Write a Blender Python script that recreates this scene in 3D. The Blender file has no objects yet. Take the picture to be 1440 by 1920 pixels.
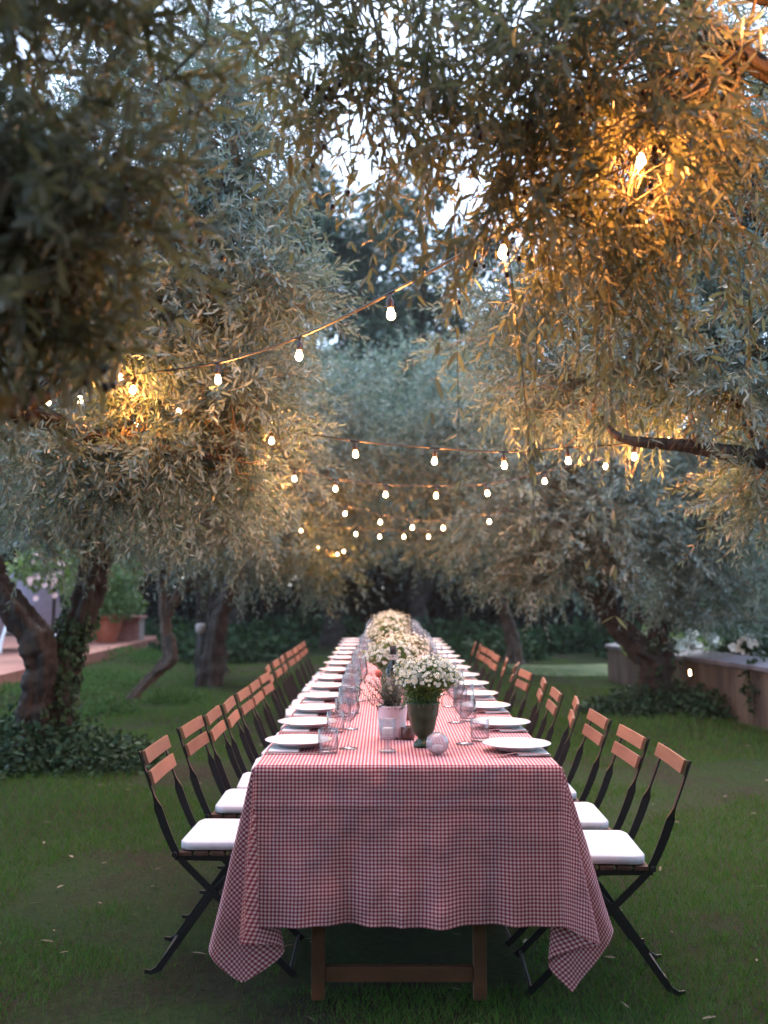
import bpy, bmesh, math, random
import numpy as np
from mathutils import Vector, Matrix, noise as mnoise

R = math.radians
rng = np.random.default_rng(7)
random.seed(7)
scene = bpy.context.scene
COL = scene.collection

# ------------------------------------------------------------------ camera
F = 1920.0                       # focal length in pixels of the 1440x1920 photograph
CAMZ = 1.33
PITCH = math.atan(135 / F)
cam_data = bpy.data.cameras.new("camera")
cam = bpy.data.objects.new("camera", cam_data)
COL.objects.link(cam)
scene.camera = cam
cam.location = (0, 0, CAMZ)
cam.rotation_euler = (R(90) + PITCH, 0, 0)
cam_data.sensor_fit = 'VERTICAL'
cam_data.sensor_height = 36
cam_data.lens = 36 * F / 1920
cam_data.clip_start = 0.05
cam_data.clip_end = 1000
cam_data.dof.use_dof = True
cam_data.dof.focus_distance = 3.75
cam_data.dof.aperture_fstop = 2.2

# ------------------------------------------------------------------ world, sun, exposure
world = bpy.data.worlds.new("World")
scene.world = world
world.use_nodes = True
wn, wl = world.node_tree.nodes, world.node_tree.links
for n in list(wn):
    wn.remove(n)
sky = wn.new('ShaderNodeTexSky')
sky.sky_type = 'NISHITA'
sky.sun_disc = False
sky.sun_elevation = R(55)
sky.sun_rotation = R(0)
sky.air_density = 1.0
sky.dust_density = 0.6
sky.ozone_density = 3.0
veil = wn.new('ShaderNodeMix')            # thin evening cloud evens the sky out
veil.data_type = 'RGBA'
veil.inputs['Factor'].default_value = 0.6
veil.inputs['B'].default_value = (3.5, 4.2, 5.4, 1)
bg = wn.new('ShaderNodeBackground')
bg.inputs['Strength'].default_value = 0.11
wo = wn.new('ShaderNodeOutputWorld')
wl.new(sky.outputs[0], veil.inputs['A'])
wl.new(veil.outputs['Result'], bg.inputs[0])
wl.new(bg.outputs[0], wo.inputs[0])

sun_d = bpy.data.lights.new("sun", 'SUN')
sun_d.energy = 0.7
sun_d.angle = R(40)
sun_d.color = (1.0, 0.93, 0.88)
sun = bpy.data.objects.new("sun", sun_d)
COL.objects.link(sun)
sun.rotation_euler = (R(-35), 0, R(0))   # soft, ahead of the camera

scene.view_settings.view_transform = 'Standard'
scene.view_settings.look = 'None'
scene.view_settings.gamma = 1
scene.view_settings.use_curve_mapping = False
scene.view_settings.exposure = 2.6
scene.render.engine = 'CYCLES'
cy = scene.cycles
cy.use_denoising = True
cy.max_bounces = 8
cy.diffuse_bounces = 3
cy.glossy_bounces = 3
cy.transmission_bounces = 8
cy.transparent_max_bounces = 24
cy.caustics_reflective = False
cy.caustics_refractive = False
cy.sample_clamp_indirect = 4.0
cy.use_light_tree = True
scene.render.film_transparent = False

BULB_WATTS = 3.0

# ------------------------------------------------------------------ helpers
def ray(px, py):
    u = (px - 720) / F
    v = (960 - py) / F
    c, s = math.cos(PITCH), math.sin(PITCH)
    return Vector((u, c - v * s, s + v * c))

def at(px, py, D):
    """the place D metres ahead that the photograph shows at this pixel"""
    r = ray(px, py)
    return Vector((0, 0, CAMZ)) + r * (D / r.y)

def on_z(px, py, z=0.0):
    r = ray(px, py)
    t = (z - CAMZ) / r.z
    return Vector((0, 0, CAMZ)) + r * t

class MB:
    def __init__(s):
        s.v, s.f, s.m = [], [], []
        s.mi = 0
    def add(s, verts, faces):
        o = len(s.v)
        s.v += [tuple(p) for p in verts]
        s.f += [tuple(i + o for i in f) for f in faces]
        s.m += [s.mi] * len(faces)
        return s
    def box(s, x0, x1, y0, y1, z0, z1, M=None):
        vs = [Vector((x, y, z)) for z in (z0, z1) for y in (y0, y1) for x in (x0, x1)]
        if M is not None:
            vs = [M @ p for p in vs]
        return s.add(vs, [(0, 2, 3, 1), (4, 5, 7, 6), (0, 1, 5, 4), (2, 6, 7, 3), (0, 4, 6, 2), (1, 3, 7, 5)])
    def tube(s, path, radii, n=8, cap=True, rough=0.0, nscale=3.0):
        path = [Vector(p) for p in path]
        rings = []
        up = Vector((0, 0, 1))
        last = None
        for i, p in enumerate(path):
            t = (path[min(i + 1, len(path) - 1)] - path[max(i - 1, 0)])
            t = t.normalized() if t.length > 1e-9 else Vector((0, 0, 1))
            if last is None:
                a = t.cross(up)
                if a.length < 0.1:
                    a = t.cross(Vector((1, 0, 0)))
            else:
                a = last - t * last.dot(t)
            a.normalize()
            last = a
            b = t.cross(a)
            r = radii[i] if hasattr(radii, '__len__') else radii
            ring = []
            for k in range(n):
                an = 2 * math.pi * k / n
                q = a * math.cos(an) + b * math.sin(an)
                rr = r
                if rough:
                    w = p + q * r
                    rr = r * (1 + rough * mnoise.noise(w * nscale) + 0.6 * rough * mnoise.noise(w * nscale * 3.1)
                              + rough * 0.5 * math.sin(an * 5 + p.z * 2.3))
                ring.append(p + q * rr)
            rings.append(ring)
        vs = [q for ring in rings for q in ring]
        fs = []
        for i in range(len(path) - 1):
            for k in range(n):
                k2 = (k + 1) % n
                fs.append((i * n + k, i * n + k2, (i + 1) * n + k2, (i + 1) * n + k))
        if cap:
            fs.append(tuple(range(n))[::-1])
            fs.append(tuple((len(path) - 1) * n + k for k in range(n)))
        return s.add(vs, fs)
    def lathe(s, prof, n=24, c=(0, 0, 0), close=False, wob=None):
        cx, cy_, cz = c
        vs, fs = [], []
        for (r, z) in prof:
            for k in range(n):
                an = 2 * math.pi * k / n
                rr = r * (wob(an, z) if wob else 1)
                vs.append((cx + rr * math.cos(an), cy_ + rr * math.sin(an), cz + z))
        m = len(prof)
        rows = m if close else m - 1
        for i in range(rows):
            j = (i + 1) % m
            for k in range(n):
                k2 = (k + 1) % n
                fs.append((i * n + k, i * n + k2, j * n + k2, j * n + k))
        if not close:
            if prof[0][0] > 1e-6:
                fs.append(tuple(range(n))[::-1])
            if prof[-1][0] > 1e-6:
                fs.append(tuple((m - 1) * n + k for k in range(n)))
        return s.add(vs, fs)
    def bar(s, pts, y):
        """flat iron bar in an xz plane; pts = (x, z, half size along its normal, half size along y)"""
        n = len(pts)
        vs = []
        for i, (x, z, a, b) in enumerate(pts):
            p0, p1 = pts[max(i - 1, 0)], pts[min(i + 1, n - 1)]
            t = Vector((p1[0] - p0[0], 0, p1[1] - p0[1])).normalized()
            nn = Vector((t.z, 0, -t.x))
            c = Vector((x, y, z))
            Y = Vector((0, 1, 0))
            vs += [c + nn * a + Y * b, c - nn * a + Y * b, c - nn * a - Y * b, c + nn * a - Y * b]
        fs = [(0, 1, 2, 3), tuple((n - 1) * 4 + k for k in (3, 2, 1, 0))]
        for i in range(n - 1):
            for k in range(4):
                k2 = (k + 1) % 4
                fs.append((i * 4 + k, (i + 1) * 4 + k, (i + 1) * 4 + k2, i * 4 + k2))
        return s.add(vs, fs)
    def mesh(s, name, mats, smooth=False, bevel=0.0):
        me = bpy.data.meshes.new(name)
        me.from_pydata(s.v, [], s.f)
        for m in (mats if isinstance(mats, (list, tuple)) else [mats]):
            me.materials.append(m)
        me.polygons.foreach_set('material_index', s.m)
        bm = bmesh.new()
        bm.from_mesh(me)
        bmesh.ops.recalc_face_normals(bm, faces=bm.faces)
        if bevel:
            bmesh.ops.bevel(bm, geom=[e for e in bm.edges if len(e.link_faces) == 2 and e.calc_face_angle(0) > 0.6],
                            offset=bevel, segments=2, affect='EDGES', profile=0.6)
        bm.to_mesh(me)
        bm.free()
        if smooth:
            me.polygons.foreach_set('use_smooth', [True] * len(me.polygons))
        me.update()
        return me
    def build(s, name, mats, parent=None, smooth=False, bevel=0.0):
        return link(name, s.mesh(name, mats, smooth, bevel), parent)

def link(name, me, parent=None, M=None):
    o = bpy.data.objects.new(name, me)
    COL.objects.link(o)
    if parent is not None:
        o.parent = parent
        CHILD.setdefault(parent.name, []).append(o)
    if M is not None:
        o.matrix_basis = M
    return o

CHILD = {}

def tag(o, label=None, cat=None, group=None, kind=None):
    if label: o['label'] = label
    if cat: o['category'] = cat
    if group: o['group'] = group
    if kind: o['kind'] = kind
    return o

def thing(name, label, cat, loc=(0, 0, 0), rz=0.0, group=None):
    o = bpy.data.objects.new(name, None)
    o.empty_display_size = 0.1
    COL.objects.link(o)
    o.location = loc
    o.rotation_euler = (0, 0, rz)
    return tag(o, label, cat, group)

def copy_tree(o, parent=None):
    c = o.copy()
    COL.objects.link(c)
    if parent is not None:
        c.parent = parent
        CHILD.setdefault(parent.name, []).append(c)
    for ch in CHILD.get(o.name, []):
        copy_tree(ch, c)
    return c

def catmull(pts, k=8):
    pts = [Vector(p) for p in pts]
    P = [pts[0] * 2 - pts[1]] + pts + [pts[-1] * 2 - pts[-2]]
    out = []
    for i in range(1, len(P) - 2):
        for j in range(k):
            t = j / k
            a, b, c, d = P[i - 1], P[i], P[i + 1], P[i + 2]
            out.append(0.5 * ((2 * b) + (c - a) * t + (2 * a - 5 * b + 4 * c - d) * t * t + (3 * b - a - 3 * c + d) * t ** 3))
    out.append(pts[-1])
    return out

def interp(xs, ys, x):
    return float(np.interp(x, xs, ys))

# ------------------------------------------------------------------ materials
def new_mat(name):
    m = bpy.data.materials.new(name)
    m.use_nodes = True
    nt = m.node_tree
    for n in list(nt.nodes):
        nt.nodes.remove(n)
    out = nt.nodes.new('ShaderNodeOutputMaterial')
    b = nt.nodes.new('ShaderNodeBsdfPrincipled')
    nt.links.new(b.outputs[0], out.inputs[0])
    return m, nt, b, out

def nd(nt, t, **kw):
    n = nt.nodes.new(t)
    for k, v in kw.items():
        if k in n.inputs.keys() if hasattr(n.inputs, 'keys') else False:
            n.inputs[k].default_value = v
        else:
            setattr(n, k, v)
    return n

def ramp(nt, fac, stops, interp_='LINEAR'):
    r = nt.nodes.new('ShaderNodeValToRGB')
    r.color_ramp.interpolation = interp_
    e = r.color_ramp.elements
    while len(e) < len(stops):
        e.new(0.5)
    for i, (p, c) in enumerate(stops):
        e[i].position = p
        e[i].color = (*c, 1) if len(c) == 3 else c
    nt.links.new(fac, r.inputs[0])
    return r.outputs[0]

def noise_out(nt, scale, detail=4, rough=0.55, coord='Object', stretch=None):
    tc = nt.nodes.new('ShaderNodeTexCoord')
    src = tc.outputs[coord]
    if stretch:
        mp = nt.nodes.new('ShaderNodeMapping')
        mp.inputs['Scale'].default_value = stretch
        nt.links.new(src, mp.inputs[0])
        src = mp.outputs[0]
    n = nt.nodes.new('ShaderNodeTexNoise')
    n.inputs['Scale'].default_value = scale
    n.inputs['Detail'].default_value = detail
    n.inputs['Roughness'].default_value = rough
    nt.links.new(src, n.inputs['Vector'])
    return n.outputs['Fac']

def bump(nt, b, h, strength, dist=0.01):
    n = nt.nodes.new('ShaderNodeBump')
    n.inputs['Strength'].default_value = strength
    n.inputs['Distance'].default_value = dist
    nt.links.new(h, n.inputs['Height'])
    nt.links.new(n.outputs[0], b.inputs['Normal'])

def mat_noise(name, c0, c1, scale, rough=0.7, bstr=0.3, bdist=0.005, stretch=None, metallic=0, detail=5, spec=0.5, rand=0.0):
    m, nt, b, out = new_mat(name)
    f = noise_out(nt, scale, detail, stretch=stretch)
    col = ramp(nt, f, [(0.32, c0), (0.68, c1)])
    if rand:
        oi = nt.nodes.new('ShaderNodeObjectInfo')
        hs = nt.nodes.new('ShaderNodeHueSaturation')
        mr = nt.nodes.new('ShaderNodeMapRange')
        mr.inputs['To Min'].default_value = 1 - rand
        mr.inputs['To Max'].default_value = 1 + rand
        nt.links.new(oi.outputs['Random'], mr.inputs['Value'])
        nt.links.new(mr.outputs[0], hs.inputs['Value'])
        nt.links.new(col, hs.inputs['Color'])
        col = hs.outputs[0]
    nt.links.new(col, b.inputs['Base Color'])
    b.inputs['Roughness'].default_value = rough
    b.inputs['Metallic'].default_value = metallic
    b.inputs['Specular IOR Level'].default_value = spec
    if bstr:
        bump(nt, b, f, bstr, bdist)
    return m

def mat_leaf(name, top, top2, under, trans=0.35, rough=0.45, tboost=1.0):
    """leaf with a green face and a paler underside, a little light coming through"""
    m, nt, b, out = new_mat(name)
    at_ = nt.nodes.new('ShaderNodeAttribute')
    at_.attribute_name = 'tint'
    topc = ramp(nt, at_.outputs['Fac'], [(0.0, top), (1.0, top2)])
    undc = ramp(nt, at_.outputs['Fac'], [(0.0, tuple(x * 0.75 for x in under)), (1.0, tuple(min(1, x * 1.2) for x in under))])
    g = nt.nodes.new('ShaderNodeNewGeometry')
    mx = nt.nodes.new('ShaderNodeMix')
    mx.data_type = 'RGBA'
    nt.links.new(g.outputs['Backfacing'], mx.inputs['Factor'])
    nt.links.new(topc, mx.inputs['A'])
    nt.links.new(undc, mx.inputs['B'])
    nt.links.new(mx.outputs['Result'], b.inputs['Base Color'])
    b.inputs['Roughness'].default_value = rough
    b.inputs['Specular IOR Level'].default_value = 0.4 if rough < .55 else 0.15
    tr = nt.nodes.new('ShaderNodeBsdfTranslucent')
    gm = nt.nodes.new('ShaderNodeVectorMath'); gm.operation = 'MULTIPLY'
    gm.inputs[1].default_value = (tboost, tboost * 1.05, tboost * .9)
    nt.links.new(topc, gm.inputs[0]); nt.links.new(gm.outputs[0], tr.inputs['Color'])
    ms = nt.nodes.new('ShaderNodeMixShader')
    ms.inputs[0].default_value = trans
    nt.links.new(b.outputs[0], ms.inputs[1])
    nt.links.new(tr.outputs[0], ms.inputs[2])
    nt.links.new(ms.outputs[0], out.inputs[0])
    return m

M = {}
M['olive_leaf'] = mat_leaf('olive leaf', (0.045, 0.076, 0.060), (0.10, 0.142, 0.105), (0.24, 0.325, 0.32), 0.35, tboost=2.0)
M['olive_leaf_near'] = mat_leaf('near olive leaf', (0.070, 0.076, 0.040), (0.135, 0.135, 0.066), (0.22, 0.24, 0.20), 0.38, tboost=1.5)  # browner tone stands in for warm bulb light on the near crowns
M['olive_leaf_single'] = mat_leaf('single olive leaf', (0.09, 0.09, 0.04), (0.15, 0.135, 0.06), (0.24, 0.25, 0.20), 0.38, tboost=1.5)  # same warm bulb light put into the leaf colour
M['pine_leaf'] = mat_leaf('pine foliage', (0.03, 0.06, 0.04), (0.06, 0.11, 0.07), (0.06, 0.10, 0.08), 0.25)
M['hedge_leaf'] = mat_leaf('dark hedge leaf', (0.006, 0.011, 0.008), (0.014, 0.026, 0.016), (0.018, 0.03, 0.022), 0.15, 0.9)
M['shrub_leaf'] = mat_leaf('shrub leaf', (0.010, 0.032, 0.016), (0.028, 0.066, 0.026), (0.02, 0.045, 0.022), 0.3, 0.7)
M['bright_leaf'] = mat_leaf('bright shrub leaf', (0.08, 0.15, 0.04), (0.17, 0.26, 0.08), (0.14, 0.2, 0.09), 0.4)
M['mound_leaf'] = mat_leaf('mound grass', (0.03, 0.08, 0.02), (0.07, 0.15, 0.035), (0.05, 0.10, 0.03), 0.3, 0.7)
M['ivy_leaf'] = mat_leaf('ivy leaf', (0.012, 0.035, 0.018), (0.03, 0.07, 0.03), (0.03, 0.06, 0.035), 0.15, 0.6)
M['grass'] = mat_leaf('grass blade', (0.026, 0.092, 0.014), (0.080, 0.180, 0.028), (0.05, 0.13, 0.018), 0.3, 0.6)
M['twig'] = mat_noise('twig bark', (0.12, 0.09, 0.055), (0.24, 0.19, 0.12), 40, 0.8, 0.2)
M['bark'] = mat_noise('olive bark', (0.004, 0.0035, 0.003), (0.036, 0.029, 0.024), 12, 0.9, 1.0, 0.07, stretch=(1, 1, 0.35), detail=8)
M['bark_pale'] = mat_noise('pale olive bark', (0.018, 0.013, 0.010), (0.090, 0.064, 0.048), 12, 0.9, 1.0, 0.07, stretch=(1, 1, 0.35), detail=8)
M['iron'] = mat_noise('black painted iron', (0.006, 0.006, 0.007), (0.012, 0.012, 0.013), 60, 0.5, 0.1, 0.001)
M['wood'] = mat_noise('varnished slat wood', (0.17, 0.075, 0.045), (0.27, 0.125, 0.075), 30, 0.42, 0.15, 0.001, stretch=(1, 0.12, 1), rand=0.22)
M['seat_wood'] = mat_noise('dark seat slat wood', (0.05, 0.025, 0.018), (0.11, 0.055, 0.036), 30, 0.5, 0.15, 0.001, stretch=(1, 0.12, 1))
M['table_wood'] = mat_noise('stained trestle wood', (0.09, 0.034, 0.015), (0.19, 0.075, 0.032), 18, 0.55, 0.3, 0.002, stretch=(0.25, 1, 0.6))
M['cushion'] = mat_noise('white canvas', (0.58, 0.56, 0.60), (0.65, 0.63, 0.66), 25, 0.9, 0.25, 0.004)
M['china'] = mat_noise('white glazed china', (0.66, 0.66, 0.68), (0.70, 0.70, 0.72), 5, 0.12, 0)
M['napkin'] = mat_noise('white linen', (0.78, 0.76, 0.76), (0.84, 0.82, 0.82), 60, 0.9, 0.2, 0.001)
M['steel'] = mat_noise('polished steel', (0.6, 0.6, 0.6), (0.7, 0.7, 0.7), 5, 0.18, 0, metallic=1)
M['rubber'] = mat_noise('black cable rubber', (0.012, 0.011, 0.011), (0.03, 0.026, 0.025), 30, 0.6, 0.1)
M['socket'] = mat_noise('brown lamp socket', (0.02, 0.012, 0.01), (0.05, 0.03, 0.025), 30, 0.4, 0.1)
M['enamel'] = None
M['terracotta'] = mat_noise('terracotta', (0.30, 0.085, 0.045), (0.42, 0.14, 0.08), 6, 0.8, 0.3, 0.004)
M['paving'] = mat_noise('terracotta paving', (0.26, 0.095, 0.07), (0.33, 0.15, 0.11), 1.5, 0.8, 0.2, 0.004)
M['brick'] = mat_noise('garden brick', (0.30, 0.13, 0.11), (0.42, 0.20, 0.17), 14, 0.85, 0.3, 0.003, rand=0.2)
M['mortar'] = mat_noise('mortar', (0.25, 0.2, 0.18), (0.33, 0.27, 0.24), 30, 0.9, 0.3)
M['coping'] = mat_noise('grey slate coping', (0.07, 0.073, 0.088), (0.12, 0.125, 0.15), 4, 0.6, 0.3, 0.004, rand=0.1)
M['soil'] = mat_noise('dark soil', (0.02, 0.014, 0.01), (0.05, 0.036, 0.026), 30, 0.95, 0.6, 0.01)
M['lounger_sling'] = mat_noise('lilac grey sling', (0.26, 0.26, 0.34), (0.32, 0.32, 0.40), 20, 0.7, 0.1)
M['white_metal'] = mat_noise('white lacquered metal', (0.66, 0.70, 0.76), (0.74, 0.78, 0.82), 10, 0.35, 0)
M['post_grey'] = mat_noise('grey post head', (0.2, 0.19, 0.19), (0.28, 0.27, 0.26), 10, 0.6, 0.1)
M['petal_white'] = mat_noise('white petals', (0.64, 0.70, 0.66), (0.72, 0.77, 0.73), 10, 0.8, 0)
M['petal_pink'] = mat_noise('pale pink petals', (0.62, 0.40, 0.38), (0.72, 0.52, 0.48), 10, 0.8, 0)
M['petal_red'] = mat_noise('red petals', (0.55, 0.05, 0.03), (0.7, 0.12, 0.07), 30, 0.6, 0)
M['petal_orange'] = mat_noise('orange petals', (0.55, 0.14, 0.06), (0.65, 0.2, 0.1), 30, 0.6, 0)
M['yolk'] = mat_noise('yellow flower heart', (0.60, 0.42, 0.04), (0.7, 0.52, 0.08), 100, 0.8, 0)
M['stem'] = mat_noise('green stems', (0.06, 0.12, 0.02), (0.14, 0.22, 0.05), 40, 0.6, 0)
M['rosemary'] = mat_leaf('rosemary needle', (0.06, 0.085, 0.055), (0.12, 0.15, 0.10), (0.16, 0.18, 0.15), 0.2)
M['daisy_leaf'] = mat_leaf('fine daisy leaf', (0.07, 0.14, 0.02), (0.15, 0.25, 0.05), (0.12, 0.2, 0.06), 0.35)
M['olive_fruit'] = mat_noise('ripe olive', (0.025, 0.010, 0.012), (0.075, 0.028, 0.022), 40, 0.3, 0, rand=0.3)
M['olive_green'] = mat_noise('green olive', (0.12, 0.14, 0.02), (0.2, 0.2, 0.04), 40, 0.3, 0)
M['wax'] = mat_noise('candle wax', (0.8, 0.78, 0.75), (0.86, 0.84, 0.8), 10, 0.5, 0)
M['bottle'] = mat_noise('dark bottle glass', (0.006, 0.008, 0.005), (0.012, 0.014, 0.008), 10, 0.08, 0)
M['bottle_brown'] = mat_noise('brown bottle', (0.10, 0.04, 0.03), (0.14, 0.06, 0.045), 10, 0.2, 0)
M['paper_label'] = mat_noise('worn bottle label', (0.03, 0.03, 0.03), (0.62, 0.6, 0.56), 60, 0.7, 0)
M['dead_leaf'] = mat_noise('dry fallen leaf', (0.09, 0.065, 0.035), (0.24, 0.19, 0.12), 10, 0.8, 0, rand=0.3)

def glass_mat(name, rough=0.0, col=(1, 1, 1), ior=1.45):
    m, nt, b, out = new_mat(name)
    b.inputs['Base Color'].default_value = (*col, 1)
    b.inputs['Roughness'].default_value = rough
    b.inputs['IOR'].default_value = ior
    b.inputs['Transmission Weight'].default_value = 1
    return m
def thin_glass(name, tint, rough, milk):
    m, nt, b, out = new_mat(name)
    nt.nodes.remove(b)
    tr = nt.nodes.new('ShaderNodeBsdfTransparent'); tr.inputs[0].default_value = (*tint, 1)
    gl = nt.nodes.new('ShaderNodeBsdfGlossy'); gl.inputs['Roughness'].default_value = rough
    lw = nt.nodes.new('ShaderNodeLayerWeight'); lw.inputs['Blend'].default_value = 0.5
    pw = nt.nodes.new('ShaderNodeMath'); pw.operation = 'POWER'; pw.inputs[1].default_value = 2.3
    nt.links.new(lw.outputs['Facing'], pw.inputs[0])
    fr = nt.nodes.new('ShaderNodeMapRange'); fr.inputs['To Min'].default_value = 0.035; fr.inputs['To Max'].default_value = 0.55
    nt.links.new(pw.outputs[0], fr.inputs['Value'])
    tc_ = ramp(nt, pw.outputs[0], [(0.0, tint), (0.75, tuple(x * .38 for x in tint))])
    nt.links.new(tc_, tr.inputs[0])
    m1 = nt.nodes.new('ShaderNodeMixShader')
    nt.links.new(fr.outputs[0], m1.inputs[0]); nt.links.new(tr.outputs[0], m1.inputs[1]); nt.links.new(gl.outputs[0], m1.inputs[2])
    df = nt.nodes.new('ShaderNodeBsdfDiffuse'); df.inputs[0].default_value = (.75, .75, .8, 1)
    m2 = nt.nodes.new('ShaderNodeMixShader'); m2.inputs[0].default_value = milk
    nt.links.new(m1.outputs[0], m2.inputs[1]); nt.links.new(df.outputs[0], m2.inputs[2])
    nt.links.new(m2.outputs[0], out.inputs[0])
    return m
M['glass'] = thin_glass('clear glass', (.93, .935, .945), .02, .02)
M['glass_pressed'] = thin_glass('pressed glass', (.90, .90, .92), .12, .16)

def bulb_mat():
    m, nt, b, out = new_mat('lit bulb')
    e = nt.nodes.new('ShaderNodeEmission')
    e.inputs[0].default_value = (1.0, 0.72, 0.40, 1)
    e.inputs[1].default_value = 4.0
    tr = nt.nodes.new('ShaderNodeBsdfTransparent')          # clear glass: the filament's light passes through
    ad = nt.nodes.new('ShaderNodeAddShader')
    nt.links.new(e.outputs[0], ad.inputs[0]); nt.links.new(tr.outputs[0], ad.inputs[1])
    nt.links.new(ad.outputs[0], out.inputs[0])
    return m
M['bulb'] = bulb_mat()
M['bulb_dim'] = M['bulb'].copy()
M['bulb_dim'].name = 'lit lamp glass'
[n for n in M['bulb_dim'].node_tree.nodes if n.type == 'EMISSION'][0].inputs[1].default_value = 3.0

def gingham():
    m, nt, b, out = new_mat('red gingham cotton')
    uv = nt.nodes.new('ShaderNodeUVMap')
    uv.uv_map = 'cloth'
    nz = nt.nodes.new('ShaderNodeTexNoise')
    nz.inputs['Scale'].default_value = 14
    sub = nt.nodes.new('ShaderNodeVectorMath'); sub.operation = 'MULTIPLY_ADD'
    nt.links.new(uv.outputs[0], nz.inputs['Vector'])
    nt.links.new(nz.outputs['Color'], sub.inputs[0])
    sub.inputs[1].default_value = (0.002, 0.002, 0)
    nt.links.new(uv.outputs[0], sub.inputs[2])
    sep = nt.nodes.new('ShaderNodeSeparateXYZ')
    nt.links.new(sub.outputs[0], sep.inputs[0])
    P = 0.0117
    sig = []
    for ax in (0, 1):
        mu = nt.nodes.new('ShaderNodeMath'); mu.operation = 'MULTIPLY'
        mu.inputs[1].default_value = 2 * math.pi / P
        nt.links.new(sep.outputs[ax], mu.inputs[0])
        si = nt.nodes.new('ShaderNodeMath'); si.operation = 'SINE'
        nt.links.new(mu.outputs[0], si.inputs[0])
        mr = nt.nodes.new('ShaderNodeMapRange')
        mr.inputs['From Min'].default_value = -0.35
        mr.inputs['From Max'].default_value = 0.35
        nt.links.new(si.outputs[0], mr.inputs['Value'])
        sig.append(mr.outputs[0])
    ad = nt.nodes.new('ShaderNodeMath'); ad.operation = 'ADD'
    nt.links.new(sig[0], ad.inputs[0]); nt.links.new(sig[1], ad.inputs[1])
    hf = nt.nodes.new('ShaderNodeMath'); hf.operation = 'MULTIPLY'; hf.inputs[1].default_value = 0.5
    nt.links.new(ad.outputs[0], hf.inputs[0])
    col = ramp(nt, hf.outputs[0], [(0.0, (0.74, 0.56, 0.55)), (0.5, (0.47, 0.155, 0.17)), (1.0, (0.20, 0.026, 0.042))])
    nt.links.new(col, b.inputs['Base Color'])
    b.inputs['Roughness'].default_value = 0.9
    b.inputs['Specular IOR Level'].default_value = 0.15
    w = nt.nodes.new('ShaderNodeTexNoise'); w.inputs['Scale'].default_value = 6; w.inputs['Detail'].default_value = 8
    nt.links.new(uv.outputs[0], w.inputs['Vector'])
    bump(nt, b, w.outputs['Fac'], 0.6, 0.03)
    return m
M['gingham'] = gingham()

def ground_mat():
    m, nt, b, out = new_mat('lawn soil and turf')
    f1 = noise_out(nt, 1.1, 6, 0.6)
    f2 = noise_out(nt, 40, 6, 0.7)
    turf = ramp(nt, f2, [(0.3, (0.012, 0.022, 0.007)), (0.7, (0.030, 0.046, 0.014))])
    soil = ramp(nt, f2, [(0.3, (0.013, 0.010, 0.006)), (0.7, (0.040, 0.030, 0.020))])
    msk = ramp(nt, f1, [(0.44, (0, 0, 0)), (0.62, (1, 1, 1))])
    mx = nt.nodes.new('ShaderNodeMix'); mx.data_type = 'RGBA'
    nt.links.new(msk, mx.inputs['Factor']); nt.links.new(turf, mx.inputs['A']); nt.links.new(soil, mx.inputs['B'])
    nt.links.new(mx.outputs['Result'], b.inputs['Base Color'])
    b.inputs['Roughness'].default_value = 0.95
    b.inputs['Specular IOR Level'].default_value = 0.1
    bump(nt, b, f2, 0.8, 0.02)
    return m
M['ground'] = ground_mat()

def wall_mat():
    m, nt, b, out = new_mat('streaked brown garden wall')
    f = noise_out(nt, 5, 7, 0.6, stretch=(1, 1, 0.18))
    f2 = noise_out(nt, 2.2, 4, 0.6)
    c = ramp(nt, f, [(0.3, (0.024, 0.022, 0.019)), (0.5, (0.072, 0.064, 0.051)), (0.7, (0.12, 0.107, 0.086))])
    hs = nt.nodes.new('ShaderNodeHueSaturation')
    mr = nt.nodes.new('ShaderNodeMapRange'); mr.inputs['To Min'].default_value = 0.7; mr.inputs['To Max'].default_value = 1.25
    nt.links.new(f2, mr.inputs['Value']); nt.links.new(mr.outputs[0], hs.inputs['Value']); nt.links.new(c, hs.inputs['Color'])
    nt.links.new(hs.outputs[0], b.inputs['Base Color'])
    b.inputs['Roughness'].default_value = 0.9
    bump(nt, b, f, 0.5, 0.01)
    return m
M['wall'] = wall_mat()

def enamel_mat():
    m, nt, b, out = new_mat('chipped white enamel')
    f = noise_out(nt, 30, 6, 0.75)
    tc = nt.nodes.new('ShaderNodeTexCoord')
    sp = nt.nodes.new('ShaderNodeSeparateXYZ')
    nt.links.new(tc.outputs['Object'], sp.inputs[0])
    # chips collect near the rim and the foot of the pot (object space, 0..0.12 m)
    edge = ramp(nt, sp.outputs['Z'], [(0.0, (0.14, 0.14, 0.14)), (0.014, (0, 0, 0)), (0.088, (0, 0, 0)), (0.118, (0.13, 0.13, 0.13))])
    ad = nt.nodes.new('ShaderNodeMath'); ad.operation = 'ADD'
    nt.links.new(f, ad.inputs[0]); nt.links.new(edge, ad.inputs[1])
    col = ramp(nt, ad.outputs[0], [(0.635, (0.74, 0.66, 0.70)), (0.645, (0.035, 0.03, 0.03))])
    nt.links.new(col, b.inputs['Base Color'])
    b.inputs['Roughness'].default_value = 0.35
    return m
M['enamel'] = enamel_mat()

def glaze_mat():
    m, nt, b, out = new_mat('dark green ceramic glaze')
    f = noise_out(nt, 14, 5, 0.6)
    c = ramp(nt, f, [(0.3, (0.016, 0.040, 0.018)), (0.7, (0.040, 0.080, 0.040))])
    nt.links.new(c, b.inputs['Base Color'])
    b.inputs['Roughness'].default_value = 0.2
    b.inputs['Specular IOR Level'].default_value = 0.35
    return m
M['glaze'] = glaze_mat()

# ------------------------------------------------------------------ foliage engine (numpy, real mesh faces)
def norm(a):
    return a / np.maximum(np.linalg.norm(a, axis=-1, keepdims=True), 1e-9)

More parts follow.
